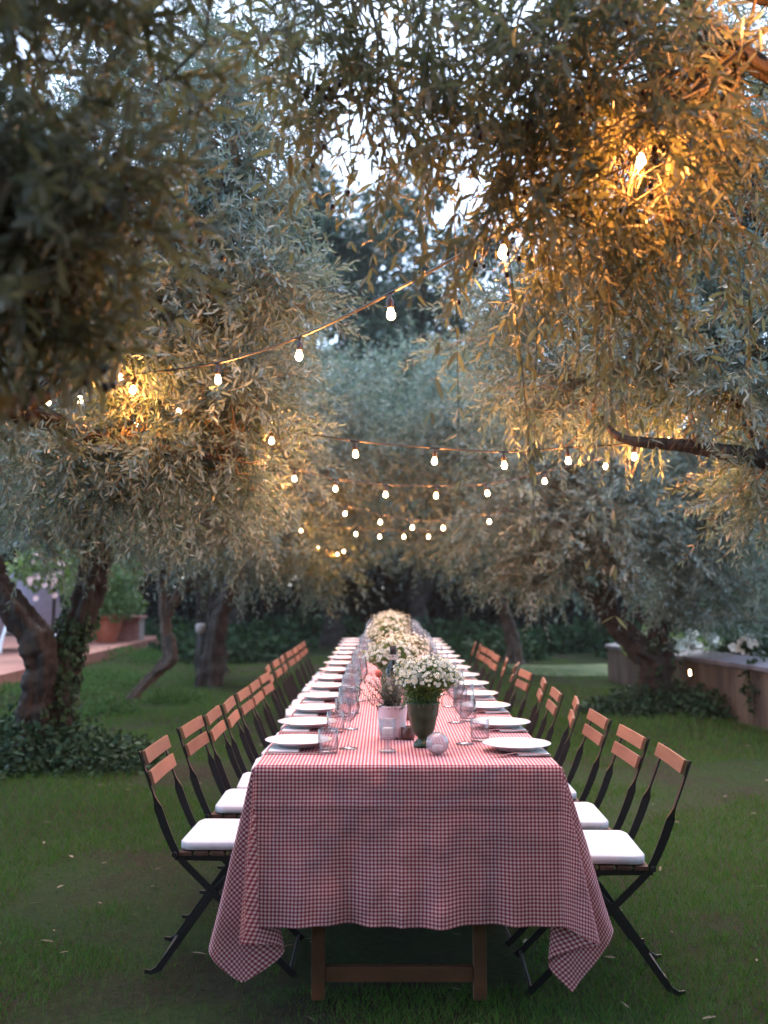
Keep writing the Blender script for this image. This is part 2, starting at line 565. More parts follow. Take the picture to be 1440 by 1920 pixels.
LEAF = {
    'near': (np.array([[0, 0, 0],
                       [.22, .085, .012], [.22, 0, -.012], [.22, -.085, .012],
                       [.52, .115, .004], [.52, 0, -.022], [.52, -.115, .004],
                       [.82, .065, -.03], [.82, 0, -.045], [.82, -.065, -.03],
                       [1, 0, -.085]], float),
             np.array([[0, 2, 1], [0, 3, 2], [1, 2, 5], [1, 5, 4], [2, 3, 6], [2, 6, 5],
                       [4, 5, 8], [4, 8, 7], [5, 6, 9], [5, 9, 8], [7, 8, 10], [8, 9, 10]])),
    'mid': (np.array([[0, 0, 0], [.35, .10, 0], [.35, -.10, 0], [.72, .085, -.03], [.72, -.085, -.03], [1, 0, -.08]], float),
            np.array([[0, 2, 1], [1, 2, 4], [1, 4, 3], [3, 4, 5]])),
    'far': (np.array([[0, 0, 0], [.5, .15, 0], [.5, -.15, 0], [1, 0, -.06]], float),
            np.array([[0, 2, 1], [1, 2, 3]])),
    'broad': (np.array([[0, 0, 0], [.35, .36, .04], [.35, -.36, .04], [.75, .24, 0], [.75, -.24, 0], [1, 0, -.1]], float),
              np.array([[0, 2, 1], [1, 2, 4], [1, 4, 3], [3, 4, 5]])),
    'needle': (np.array([[0, .04, 0], [0, -.04, 0], [1, 0, -.03]], float), np.array([[0, 1, 2]])),
}

def leaf_frames(dirs, norms):
    x = norm(dirs)
    y = norm(np.cross(norms, x))
    z = np.cross(x, y)
    return np.stack([x, y, z], axis=-1)          # (N,3,3), columns are the axes

def spray_leaves(p0, d, L, pairs, droop, leaf_len, spread=48, start=0.08):
    """p0, d (S,3): opposite leaves in pairs along drooping twigs"""
    S = len(p0)
    t = (np.linspace(start, 1.0, pairs)[None, :] + rng.normal(0, .012, (S, pairs)))
    down = np.array([0, 0, -1.0])
    Ls = L[:, None, None]
    dr = droop[:, None, None]
    tt = t[..., None]
    pos = p0[:, None, :] + d[:, None, :] * Ls * tt + down * dr * Ls * tt ** 2
    tan = norm(d[:, None, :] + 2 * dr * tt * down)
    ref = norm(rng.normal(size=(S, 1, 3)))
    a = norm(np.cross(tan, ref)); b = np.cross(tan, a)
    ph = (np.arange(pairs) % 2)[None, :, None] * (math.pi / 2) + rng.normal(0, .35, (S, pairs, 1))
    side = a * np.cos(ph) + b * np.sin(ph)
    P, Dd, N = [], [], []
    for sg in (1, -1):
        an = np.radians(spread + rng.normal(0, 13, (S, pairs, 1)))
        dd = norm(tan * np.cos(an) + sg * side * np.sin(an) + down * .05 + rng.normal(0, .12, (S, pairs, 3)))
        nn = norm(np.cross(np.cross(tan, side), tan) * 0 + tan * np.sin(an) - sg * side * np.cos(an) + rng.normal(0, .35, (S, pairs, 3))) * -1
        # keep most leaf faces upward
        flip = (nn[..., 2:3] < -0.15) & (rng.random((S, pairs, 1)) < .7)
        nn = np.where(flip, -nn, nn)
        P.append(pos); Dd.append(dd); N.append(nn)
    P = np.concatenate(P, 1).reshape(-1, 3); Dd = np.concatenate(Dd, 1).reshape(-1, 3); N = np.concatenate(N, 1).reshape(-1, 3)
    prof = 0.75 + 0.35 * np.sin(np.clip(t, 0, 1) * math.pi)
    ll = (leaf_len * np.concatenate([prof, prof], 1) * rng.uniform(.75, 1.2, (S, pairs * 2))).reshape(-1)
    return P, Dd, N, ll

def np_mesh(name, verts, tris, mats, mat_idx=None, tint=None):
    me = bpy.data.meshes.new(name)
    nv, nt_ = len(verts), len(tris)
    me.vertices.add(nv)
    me.vertices.foreach_set('co', verts.astype(np.float32).ravel())
    me.loops.add(nt_ * 3)
    me.loops.foreach_set('vertex_index', tris.astype(np.int32).ravel())
    me.polygons.add(nt_)
    me.polygons.foreach_set('loop_start', np.arange(0, nt_ * 3, 3, dtype=np.int32))
    for m in mats:
        me.materials.append(m)
    if mat_idx is not None:
        me.polygons.foreach_set('material_index', mat_idx.astype(np.int32))
    me.update(calc_edges=True)
    if tint is not None:
        a = me.attributes.new('tint', 'FLOAT', 'POINT')
        a.data.foreach_set('value', tint.astype(np.float32))
    me.validate()
    return me

class Foliage:
    def __init__(s):
        s.V, s.T, s.I, s.A, s.n = [], [], [], [], 0
        s.ntri = 0
    def leaves(s, pos, dirs, norms, ln, lod='mid', mi=0, width=1.0):
        tv, tf = LEAF[lod]
        tv = tv * np.array([1, width, 1])
        Fm = leaf_frames(dirs, norms)
        v = np.einsum('nij,kj->nki', Fm, tv) * ln[:, None, None] + pos[:, None, :]
        n, k = len(pos), len(tv)
        t = tf[None] + (np.arange(n) * k)[:, None, None] + s.n
        s.V.append(v.reshape(-1, 3)); s.T.append(t.reshape(-1, 3))
        s.I.append(np.full(n * len(tf), mi)); s.A.append(np.repeat(rng.random(n), k))
        s.n += n * k
    def twigs(s, p0, d, L, droop, r, seg=3, mi=1, sides=3):
        S = len(p0)
        t = np.linspace(0, 1, seg + 1)
        down = np.array([0, 0, -1.0])
        c = p0[:, None] + d[:, None] * L[:, None, None] * t[None, :, None] + down * (droop * L)[:, None, None] * (t ** 2)[None, :, None]
        s.paths(c, np.linspace(1, .35, seg + 1) * r, mi, sides)
    def paths(s, c, rad, mi=1, sides=3):
        """c (S,K,3) centre lines, rad (K,) or (S,K)"""
        S, K, _ = c.shape
        tan = norm(np.gradient(c, axis=1))
        ref = np.array([.31, .57, .76])
        a = norm(np.cross(tan, ref)); b = np.cross(tan, a)
        rad = np.broadcast_to(rad, (S, K))[..., None]
        ring = []
        for k in range(sides):
            an = 2 * math.pi * k / sides
            ring.append(c + (a * math.cos(an) + b * math.sin(an)) * rad)
        v = np.stack(ring, 2)                        # S,K,sides,3
        idx = np.arange(S * K * sides).reshape(S, K, sides) + s.n
        i0, i1 = idx[:, :-1], idx[:, 1:]
        j0, j1 = np.roll(i0, -1, 2), np.roll(i1, -1, 2)
        t = np.concatenate([np.stack([i0, j0, j1], -1).reshape(-1, 3), np.stack([i0, j1, i1], -1).reshape(-1, 3)])
        s.V.append(v.reshape(-1, 3)); s.T.append(t); s.I.append(np.full(len(t), mi)); s.A.append(np.full(S * K * sides, .5))
        s.n += S * K * sides
    def build(s, name, mats, parent=None):
        me = np_mesh(name, np.concatenate(s.V), np.concatenate(s.T), mats, np.concatenate(s.I), np.concatenate(s.A))
        TOT[0] += len(me.polygons)
        return link(name, me, parent)

TOT = [0]

def clusters_in(blobs, droopdir=0.5):
    """blobs: (centre, (rx,ry,rz), n); returns cluster points, outward directions, blob index"""
    C, O, I = [], [], []
    for i, (c, r, n) in enumerate(blobs):
        u = norm(rng.normal(size=(n, 3)))
        rad = rng.random((n, 1)) ** 0.42
        p = np.array(c) + u * rad * np.array(r)
        C.append(p); O.append(norm(u * np.array(r) + np.array([0, 0, -.25]))); I.append(np.full(n, i))
    return np.concatenate(C), np.concatenate(O), np.concatenate(I)

def in_view(p, margin=0.12):
    """True where the point may be seen from the camera or a step beside it"""
    y = np.maximum(p[:, 1], .01)
    return (p[:, 1] > -.5) & (np.abs(p[:, 0]) < .375 * y + .6 + margin * y) & (p[:, 2] < CAMZ + .72 * y + .7)

BULB_AT = []          # bulb centres, filled below before the trees are grown
def clear_of_bulbs(P):
    """the strings were hung so that their bulbs show: twigs in the way were cut back"""
    cam_p = np.array([0, 0, CAMZ])
    keep = np.ones(len(P), bool)
    for b, share in BULB_AT:
        b = np.array(b)
        keep &= np.linalg.norm(P - b, axis=1) > .10
        v = b - cam_p; L = np.linalg.norm(v); v = v / L
        q = P - cam_p; al = q @ v
        off = np.linalg.norm(q - al[:, None] * v, axis=1)
        keep &= ~((al < L + .02) & (off < .035 * al / L + .035) & (rng.random(len(P)) < share))
    return keep

def olive_crown(root, blobs, hubs, ns=9, twigL=0.34, pairs=11, leaf=0.058, lod='mid', mats=None, singles=0, olives=0, width=1.0,
                droop=(-.15, .22), branch_r=.006, cull=True, twig_r=.0016, dens=1.0):
    """blobs in world space; hubs = points on the limbs that branches start from. Builds the part 'crown'."""
    org = np.array(root.location)
    C, O, I = clusters_in([(c, r, max(3, int(n * dens))) for (c, r, n) in blobs])
    if cull:
        k = in_view(C)
        C, O = C[k], O[k]
    S = len(C) * ns
    fo = Foliage()
    # branches out to the clusters
    H = np.array([tuple(h) for h in hubs])
    d2 = ((C[:, None] - H[None]) ** 2).sum(-1)
    h = H[d2.argmin(1)]
    K = 7
    t = np.linspace(0, 1, K)[None, :, None]
    mid = rng.normal(0, .12, (len(C), 1, 3)) + np.array([0, 0, .10])
    c = h[:, None] * (1 - t) + C[:, None] * t + mid * np.sin(t * math.pi) * np.minimum(1.2, np.sqrt(d2.min(1)))[:, None, None]
    wig = rng.normal(0, .02, (len(C), K, 3)); wig[:, 0] = 0; wig[:, -1] = 0
    c = c + wig
    fo.paths(c - org, np.linspace(1, .3, K) * branch_r, 1, 4 if lod == 'near' else 3)
    # sprays start along the last stretch of each branch
    ci = np.repeat(np.arange(len(C)), ns)
    tt = rng.uniform(.72, 1.0, S)
    f = tt * (K - 1)
    i0 = np.clip(f.astype(int), 0, K - 2)
    fr = (f - i0)[:, None]
    p0 = c[ci, i0] * (1 - fr) + c[ci, i0 + 1] * fr
    d = norm(O[ci] * .55 + rng.normal(0, .62, (S, 3)) + np.array([0, 0, .08]))
    L = twigL * rng.uniform(.6, 1.3, S)
    dr = rng.uniform(droop[0], droop[1], S)
    fo.twigs(p0 - org, d, L, dr, twig_r, 4 if lod == 'near' else 2)
    P, Dd, N, ll = spray_leaves(p0, d, L, pairs, dr, leaf)
    kp = clear_of_bulbs(P)
    P, Dd, N, ll = P[kp], Dd[kp], N[kp], ll[kp]
    if singles:
        dist = np.linalg.norm(P - np.array([0, 0, CAMZ]), axis=1)
        vis = (P[:, 1] > .3) & (np.abs(P[:, 0] / np.maximum(P[:, 1], .1)) < .37) & ((P[:, 2] - CAMZ) / np.maximum(P[:, 1], .1) < .56)
        score = np.where(vis, ll / dist, 0)
        pick = np.argsort(-score)[:singles]
        tv, tf = LEAF['near']
        mes = []
        for q in range(3):
            mm = np_mesh('leaf', tv * np.array([1, width * (0.85 + .15 * q), 1 + .8 * q]), tf, [M['olive_leaf_single']], None, np.full(len(tv), .2 + .3 * q))
            mes.append(mm)
        Fm = leaf_frames(Dd[pick], N[pick])
        for q, k in enumerate(pick):
            mt = Matrix.Identity(4)
            for a in range(3):
                for b_ in range(3):
                    mt[a][b_] = Fm[q][a][b_] * ll[k]
                mt[a][3] = P[k][a] - org[a]
            link('leaf', mes[q % 3], root, mt)
        keep = np.ones(len(P), bool); keep[pick] = False
        P, Dd, N, ll = P[keep], Dd[keep], N[keep], ll[keep]
    fo.leaves(P - org, Dd, N, ll, lod, 0, width)
    o = fo.build('crown', mats or [M['olive_leaf'], M['twig']], root)
    o['kind'] = 'stuff'
    if olives:
        # ripe fruit hanging on the nearest twigs
        dist = np.linalg.norm(p0 - np.array([0, 0, CAMZ]), axis=1)
        vis = (p0[:, 1] > .5) & (np.abs(p0[:, 0] / np.maximum(p0[:, 1], .1)) < .37) & ((p0[:, 2] - CAMZ) / np.maximum(p0[:, 1], .1) < .56)
        cand = np.where(vis)[0]
        rng.shuffle(cand)
        mb = MB()
        prof = [(0.0005, -.0085), (.004, -.0072), (.0062, -.002), (.006, .003), (.0038, .0072), (.0005, .0085)]
        mb.lathe(prof, 8)
        ome = mb.mesh('olive', M['olive_fruit'], True)
        cnt = 0
        for s_ in cand:
            k = rng.integers(1, 5)
            for _ in range(k):
                t_ = rng.uniform(.2, .9)
                q = p0[s_] + d[s_] * L[s_] * t_ + np.array([0, 0, -1]) * dr[s_] * L[s_] * t_ ** 2
                q = q + rng.normal(0, .006, 3) + np.array([0, 0, -.012])
                mt = Matrix.Translation(Vector(q - org)) @ Matrix.Rotation(rng.uniform(0, 1), 4, 'X') @ Matrix.Diagonal((*( [rng.uniform(.85, 1.2)] * 3), 1))
                link('olive', ome, root, mt)
                cnt += 1
            if cnt >= olives:
                break
    return o

def trunk_part(root, path, radii, mat, n=14, rough=.16, name='trunk', k=6, nscale=3.0):
    n = n * 2; k = k * 3; rough = rough * 1.9; nscale = 6.5
    org = root.location
    pts = catmull([Vector(p) - org for p in path], k)
    m = len(path)
    flare = lambda i: 1 + (.55 * max(0, 1 - i / (k * .7)) ** 2 if path[0][2] < .2 else 0)      # roots spread at the ground
    rr = [interp(list(range(m)), radii, i / k) * flare(i) for i in range(len(pts))]
    mb = MB()
    mb.tube(pts, rr, n, True, rough, nscale)
    return mb.build(name, mat, root, smooth=True)

def broad_foliage(root, blobs, n_per, leaf, mats, lod='broad', name='foliage', width=1.0, kind='stuff', cull=True, down=.2):
    """shrub or hedge: leaves spread through the volume, thicker at the surface"""
    org = np.array(root.location) if root is not None else np.zeros(3)
    fo = Foliage()
    for (c, r, n) in blobs:
        nn = int(n * n_per)
        u = norm(rng.normal(size=(nn, 3)))
        rad = rng.random((nn, 1)) ** .33
        # lumpy outline
        lump = np.array([1 + .22 * mnoise.noise(Vector(x * 2.3 + np.array(c))) + .14 * mnoise.noise(Vector(x * 6 + np.array(c))) for x in u])[:, None]
        p = np.array(c) + u * rad * lump * np.array(r)
        if cull:
            k = in_view(p)
            p, u = p[k], u[k]
        p[:, 2] = np.maximum(p[:, 2], .01)
        dd = norm(u + rng.normal(0, .7, u.shape) + np.array([0, 0, -down]))
        no = norm(u * .5 + rng.normal(0, .6, u.shape) + np.array([0, 0, .6]))
        fo.leaves(p - org, dd, no, leaf * rng.uniform(.6, 1.3, len(p)), lod, 0, width)
    o = fo.build(name, mats, root)
    if kind: o['kind'] = kind
    return o

for r_ in [n for n in M['grass'].node_tree.nodes if n.type == 'VALTORGB']:     # some blades have dried to straw
    e = r_.color_ramp.elements
    g2 = tuple(e[1].color)
    e[1].position = 0.84
    n_ = e.new(0.90); n_.color = (0.10, 0.085, 0.04, 1)
    n_ = e.new(1.0); n_.color = (0.15, 0.12, 0.06, 1)

# ================================================================== THE SETTING
def gh(x, y):
    """height of the lawn"""
    b = mnoise.noise(Vector((x * .6, y * .6, 0))) * .016 + mnoise.noise(Vector((x * 2.1, y * 2.1, 3))) * .006 - .01
    mound = 0.0
    if x < -2.7 and y > 9:
        s_ = min(1, max(0, (-2.9 - x) / 1.4)) * min(1, max(0, (y - 9.5) / 2.5))
        mound = .17 * s_ * s_ * (3 - 2 * s_) * min(1, max(0, (x + 4.75) / .35))
    return b + mound

def make_ground():
    xs = sorted(set([-150, -90, -50, -30, -20, -14] + list(np.arange(-10, 10.01, .25)) + [14, 20, 30, 50, 90, 150]))
    ys = sorted(set([-60, -30, -12, -6, -3] + list(np.arange(-1, 26.01, .25)) + [30, 36, 45, 60, 90, 150, 260]))
    v = [(x, y, gh(x, y)) for y in ys for x in xs]
    n = len(xs)
    f = [(j * n + i, j * n + i + 1, (j + 1) * n + i + 1, (j + 1) * n + i) for j in range(len(ys) - 1) for i in range(n - 1)]
    mb = MB(); mb.add(v, f)
    g = mb.build('ground', M['ground'], None, True)
    g['kind'] = 'structure'
make_ground()

def bare(x, y):
    return mnoise.noise(Vector((x * .75 + 3, y * .75, 5))) + .5 * mnoise.noise(Vector((x * 2.3, y * 2.3, 9)))

def make_grass():
    fo = Foliage()
    N = 330000
    D = 2.1 * (19 / 2.1) ** rng.random(N)
    x = rng.uniform(-1, 1, N) * (.44 * D + .35)
    y = D
    bv = np.array([bare(a, b) for a, b in zip(x[::1], y)])
    pr = np.clip(1.05 - np.clip((bv - .05) * 3.0, 0, .80), 0, 1)
    pr = pr * np.clip(.42 + .58 * (y - 2.6) / 2.4, .40, 1)
    under = (x > -.36) & (x < .5) & (y > 3.5) & (y < 10.4)
    k = (rng.random(N) < pr) & ~under & ~((x < -4.35) & (y > 8)) & (x < 3.35 + (14.4 - y) * .06)
    x, y = x[k], y[k]
    z = np.array([gh(a, b) for a, b in zip(x, y)])
    p = np.stack([x, y, z - .003], 1)
    n = len(p)
    ang = rng.uniform(0, 2 * math.pi, n)
    lean = rng.uniform(.15, 1.1, n)
    dd = np.stack([np.cos(ang) * lean, np.sin(ang) * lean, np.ones(n)], 1)
    no = np.stack([-np.sin(ang) * .2 + rng.normal(0, .3, n), rng.normal(0, .5, n) - .8, np.full(n, .3)], 1)
    sc = np.clip(y / 4.5, 1, 2.4)
    ln = rng.uniform(.022, .05, n) * np.where(bv[k] > .1, .7, 1.0) * np.sqrt(sc)
    fo.leaves(p, dd, no, ln, 'needle', 0, 1.0)
    # needle is 8% wide: widen with distance
    o = fo.build('grass', [M['grass']])
    tag(o, kind='stuff')
make_grass()

# light path strip crossing behind the table on the right
mb = MB()
pts = [(2.0, 15.2), (2.6, 14.9), (3.4, 15.0), (4.5, 15.3), (6.5, 15.8)]
vs, fs = [], []
for i, (x, y) in enumerate(pts):
    vs += [(x, y, gh(x, y) + .012), (x, y + 1.9 + .1 * i, gh(x, y + 1.9) + .012)]
for i in range(len(pts) - 1):
    fs.append((2 * i, 2 * i + 2, 2 * i + 3, 2 * i + 1))
mb.add(vs, fs)
M['path'] = mat_noise('pale trodden path', (0.05, 0.085, 0.03), (0.13, 0.15, 0.065), 4, 0.95, 0.3, 0.01)
pth = mb.build('path', M['path']); pth['kind'] = 'structure'

# raised terrace on the left
mb = MB()
edge = [(-4.50, 9.0), (-4.47, 11.5), (-4.55, 14), (-4.5, 17), (-4.4, 20.5)]
vs = []
for (x, y) in edge:
    vs += [(x, y, .30), (x, y, -.1), (-16, y, .30)]
fs = []
for i in range(len(edge) - 1):
    a, b = 3 * i, 3 * (i + 1)
    fs += [(a, b, b + 1, a + 1), (a, a + 2, b + 2, b)]
fs += [(0, 1, 2)]
mb.add(vs, fs)
ter = mb.build('terrace', M['paving']); ter['kind'] = 'structure'
mb = MB()
for i in range(26):
    y = 9.1 + i * .43
    mb.box(-4.53 + .02 * math.sin(i), -4.30, y, y + .42, .05, .315)
tag(mb.build('kerb', M['paving'], ter, bevel=.006), kind='structure')

# ------------------------------------------------------------------ garden wall on the right
wallroot = thing('garden_wall', 'low brown streaked garden wall with slanting grey coping on the right', 'wall', (3.12, 14.4, 0))
WP = [(3.12, 14.4), (3.30, 11.8), (3.50, 9.3), (3.72, 6.6), (3.95, 3.6)]
def wall_at(t):
    f = t * (len(WP) - 1); i = min(int(f), len(WP) - 2); u = f - i
    return Vector((WP[i][0] * (1 - u) + WP[i + 1][0] * u, WP[i][1] * (1 - u) + WP[i + 1][1] * u, 0))
org = Vector((3.12, 14.4, 0))
NP = 24
for i in range(NP):                       # wall in cast bays with thin joints
    a, b = wall_at(i / NP) - org, wall_at((i + 1) / NP) - org
    d_ = (b - a).normalized(); nrm = Vector((-d_.y, d_.x, 0))
    if nrm.x < 0: nrm = -nrm
    h0 = .44 + .008 * i
    b = b - d_ * .006
    off = nrm * (0.004 * (i % 3))
    vs = [a + off, b + off, b + nrm * .22, a + nrm * .22]
    vs = [p + Vector((0, 0, -.1)) for p in vs] + [p + Vector((0, 0, h0)) for p in vs]
    mb = MB(); mb.add(vs, [(0, 1, 2, 3), (7, 6, 5, 4), (0, 4, 5, 1), (1, 5, 6, 2), (2, 6, 7, 3), (3, 7, 4, 0)])
    mb.build('panel', M['wall'], wallroot)
    a2, b2 = a - nrm * .04, b - nrm * .04
    vs = [a2, b2, b2 + nrm * .32, a2 + nrm * .32]
    vs = [vs[0] + Vector((0, 0, h0 + .002)), vs[1] + Vector((0, 0, h0 + .002)), vs[2] + Vector((0, 0, h0 + .05)), vs[3] + Vector((0, 0, h0 + .05)),
          vs[0] + Vector((0, 0, h0 + .045)), vs[1] + Vector((0, 0, h0 + .045)), vs[2] + Vector((0, 0, h0 + .10)), vs[3] + Vector((0, 0, h0 + .10))]
    mb = MB(); mb.add(vs, [(0, 1, 2, 3), (7, 6, 5, 4), (0, 4, 5, 1), (1, 5, 6, 2), (2, 6, 7, 3), (3, 7, 4, 0)])
    mb.build('coping_stone', M['coping'], wallroot, bevel=.004)
# planted ground behind the wall
mb = MB()
mb.add([(3.30, 14.45, .26), (3.6, 9.3, .28), (4.1, 3.6, .30), (16, 3.6, .3), (16, 14.45, .28), (16, 14.45, -.1), (3.30, 14.45, -.1)], [(0, 1, 2, 3, 4), (0, 4, 5, 6)])
o = mb.build('raised_bed_ground', M['soil']); o['kind'] = 'structure'

# small wall lamp (lit)
lp = on_z(1265, 1257, .40)
tt_ = (1 - (lp.y - 3.6) / 10.8)
wx = np.interp(11.2, [9.3, 11.8], [3.50, 3.30])
wl_ = thing('wall_lamp', 'small lit lamp on the brown garden wall beside the right olive trunk', 'lamp', (wx - .005, 11.2, .37))
MB().box(-.02, 0, -.035, .035, -.05, .05).build('lamp_housing', M['iron'], wl_)
MB().box(-.03, -.021, -.013, .013, -.028, .028).build('lamp_glass', M['bulb_dim'], wl_)

# ------------------------------------------------------------------ terrace furniture on the left
pot_c = Vector((-4.92, 18.2, .30))
pp = thing('potted_shrub', 'big terracotta pot with a loose green shrub beside the brick plinth', 'potted plant', pot_c)
mb = MB()
mb.lathe([(.17, 0), (.19, .02), (.25, .2), (.29, .36), (.30, .42), (.33, .43), (.335, .50), (.30, .505), (.285, .44), (.24, .40), (.02, .40)], 28)
mb.build('pot', M['terracotta'], pp, True)
broad_foliage(pp, [(pot_c + Vector((0.05, 0, .85)), (.50, .45, .5), 1), (pot_c + Vector((-.35, 0, .95)), (.45, .4, .42), .8),
                   (pot_c + Vector((.25, 0, 1.25)), (.4, .4, .35), .6), (pot_c + Vector((-.25, -.2, .55)), (.3, .2, .35), .8), (pot_c + Vector((.1, -.1, .7)), (.6, .4, .3), 1)], 1700, .075,
              [M['bright_leaf']], 'mid', 'foliage', 2.0)

bp = thing('brick_plinth', 'low pink brick plinth standing behind the terracotta pot', 'plinth', (-4.85, 18.75, .30))
MB().box(-.50, .44, -.2, .2, .0, .40).build('core', M['mortar'], bp)
bme = MB().box(0, .145, 0, .03, 0, .045).mesh('brick', M['brick'])
for r_ in range(8):
    for c_ in range(6):
        x = -.50 + c_ * .157 + (.04 if r_ % 2 else 0) - .02
        if x + .145 > .46: continue
        link('brick', bme, bp, Matrix.Translation((x, -.21, .004 + r_ * .05)))
MB().box(-.54, .48, -.26, .24, .402, .45).build('cap', M['brick'], bp, bevel=.008)

def lounger(px, py, D, w, lab, flip=1):
    c = at(px, py, D)
    r = thing('sun_lounger', lab, 'lounger', (c.x, c.y, .30), 0, 'sun loungers on the terrace')
    sl = MB()
    prof = [(0, .34), (.05, .30), (.16, .62), (.30, 1.0), (.40, 1.20)]
    prof = [(0.1 * 0, .30), (-.10, .45), (-.22, .70), (-.34, .98), (-.44, 1.2)]
    vs = []
    for k, (y, z) in enumerate(prof):
        for x in (-w / 2, w / 2):
            vs += [(x, y, z), (x, y + .012, z + .004)]
    fs = []
    for k in range(len(prof) - 1):
        a = 4 * k
        fs += [(a, a + 2, a + 6, a + 4), (a + 1, a + 5, a + 7, a + 3), (a, a + 4, a + 5, a + 1), (a + 2, a + 3, a + 7, a + 6)]
    sl.add(vs, fs)
    sl.build('backrest', M['lounger_sling'], r, True)
    MB().box(-w / 2, w / 2, 0.02, 1.25, .29, .31).build('seat', M['lounger_sling'], r, bevel=.005)
    for s_ in (-1, 1):
        MB().tube(catmull([(s_ * w / 2, -.48, .02), (s_ * w / 2, -.40, .25), (s_ * w / 2, -.15, .48), (s_ * w / 2, .2, .40), (s_ * w / 2, .9, .33), (s_ * w / 2, 1.3, .02)], 6), .024, 8).build('side_frame', M['white_metal'], r, True)
    return r
lounger(70, 1200, 16.2, .82, 'pale sling sun lounger on the terrace seen from behind, nearer the trunk')
lounger(-28, 1200, 15.4, .82, 'pale sling sun lounger on the terrace, cut by the left edge of the photo')

pl = thing('path_light', 'dark garden path light with a grey head beside the thick trunk', 'lamp', (at(375, 1255, 15.6).x, 15.6, gh(-2.8, 15.6)))
MB().tube([(0, 0, 0), (0, 0, .62)], .028, 8).build('post', M['iron'], pl, True)
mb = MB(); mb.lathe([(.03, .58), (.075, .62), (.08, .70), (.06, .74), (.0, .745)], 12); mb.build('lamp_head', M['post_grey'], pl, True)

# string light bulbs: pixel and distance of each bulb centre
b0 = [(1530, 40, 2.3)]
b1 = [(1200, 310, 2.60), (945, 480, 2.95), (732, 595, 3.35), (561, 672, 3.85), (408, 716, 4.35), (250, 735, 4.9), (150, 753, 5.5), (90, 757, 6.1)]
b2 = [(510, 830, 5.6), (666, 855, 5.5), (815, 868, 5.45), (945, 876, 5.4), (1065, 868, 5.4), (1190, 860, 5.4), (1293, 845, 5.4)]
b3 = [(552, 900, 7.6), (629, 919, 7.5), (723, 930, 7.4), (818, 932, 7.4), (913, 928, 7.4), (1021, 905, 7.4), (1136, 877, 7.4), (1255, 828, 7.4)]
b4 = [(647, 965, 9.6), (713, 981, 9.5), (773, 991, 9.5), (831, 992, 9.5), (917, 980, 9.5)]
b5 = [(565, 997, 12), (667, 1003, 12), (712, 1008, 12), (757, 1008, 12), (803, 1008, 12)]
b6 = [(597, 1028, 15.5), (616, 1038, 15.5), (633, 1040, 15.5), (645, 1035, 15.5)]
b7 = [(255, 800, 6.6), (335, 775, 6.4), (225, 710, 6.9)]
for lst, share in ((b0, 0), (b1[:1], .93), (b1[1:2], .8), (b1[2:4], 1.0), (b1[4:5], .6), (b1[5:], .75), (b2, .93), (b3, .85), (b4, 1.0), (b5, 1.0), (b6, 1.0), (b7, .7)):
    for q in lst:
        BULB_AT.append((tuple(at(*q)), share))

# ================================================================== TREES
# ---- left near: dark blurred crown close to the camera, trunk outside the frame
def mk_tree(label, loc, group=None):
    return thing('olive_tree', label, 'tree', loc, 0, group)

t1 = mk_tree('dark out of focus olive crown filling the upper left corner closest to the camera', (-2.3, .9, 0))
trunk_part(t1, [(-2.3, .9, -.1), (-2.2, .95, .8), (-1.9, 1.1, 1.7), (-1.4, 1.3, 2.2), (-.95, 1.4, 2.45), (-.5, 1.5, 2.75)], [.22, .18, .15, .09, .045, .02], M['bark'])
trunk_part(t1, [(-1.9, 1.1, 1.7), (-1.6, 1.5, 1.9), (-1.1, 1.6, 1.75), (-.75, 1.6, 1.72)], [.10, .06, .03, .012], M['bark'], name='limb')
def bl(px, py, D, rx, ry, rz, n):
    c = at(px, py, D)
    return (tuple(c), (rx, ry, rz), n)
olive_crown(t1, [bl(20, 60, 1.67, .25, .3, .25, 26), bl(150, 160, 1.78, .22, .25, .2, 18), bl(60, 330, 1.72, .24, .25, .2, 24),
                 bl(130, 480, 1.84, .22, .25, .18, 20), bl(30, 600, 1.78, .18, .25, .14, 14), bl(230, 330, 2.01, .13, .2, .16, 9),
                 bl(100, 230, 2.18, .3, .3, .3, 22), bl(40, 480, 2.30, .28, .3, .3, 22), bl(-80, 300, 2.07, .3, .4, .5, 26),
                 bl(120, -150, 1.84, .4, .5, .2, 24)],
            [(-1.4, 1.3, 2.2), (-.95, 1.4, 2.45), (-.5, 1.5, 2.75), (-1.1, 1.6, 1.75), (-.75, 1.6, 1.72), (-1.6, 1.5, 1.9)],
            ns=4, twigL=.20, pairs=8, leaf=.047, lod='near', mats=[M['olive_leaf_near'], M['twig']], dens=.95, singles=300, olives=70, width=1.05)

broad_foliage(t1, [((-1.5, .2, 3.2), (1.3, 1.7, .6), 2.2), ((-.4, -.3, 3.6), (1.0, 1.4, .5), 2)], 2300, .12, [M['olive_leaf_near']], 'far', 'crown', 1.2, cull=False)  # unseen overhead leaves added to shade the near crown and ground

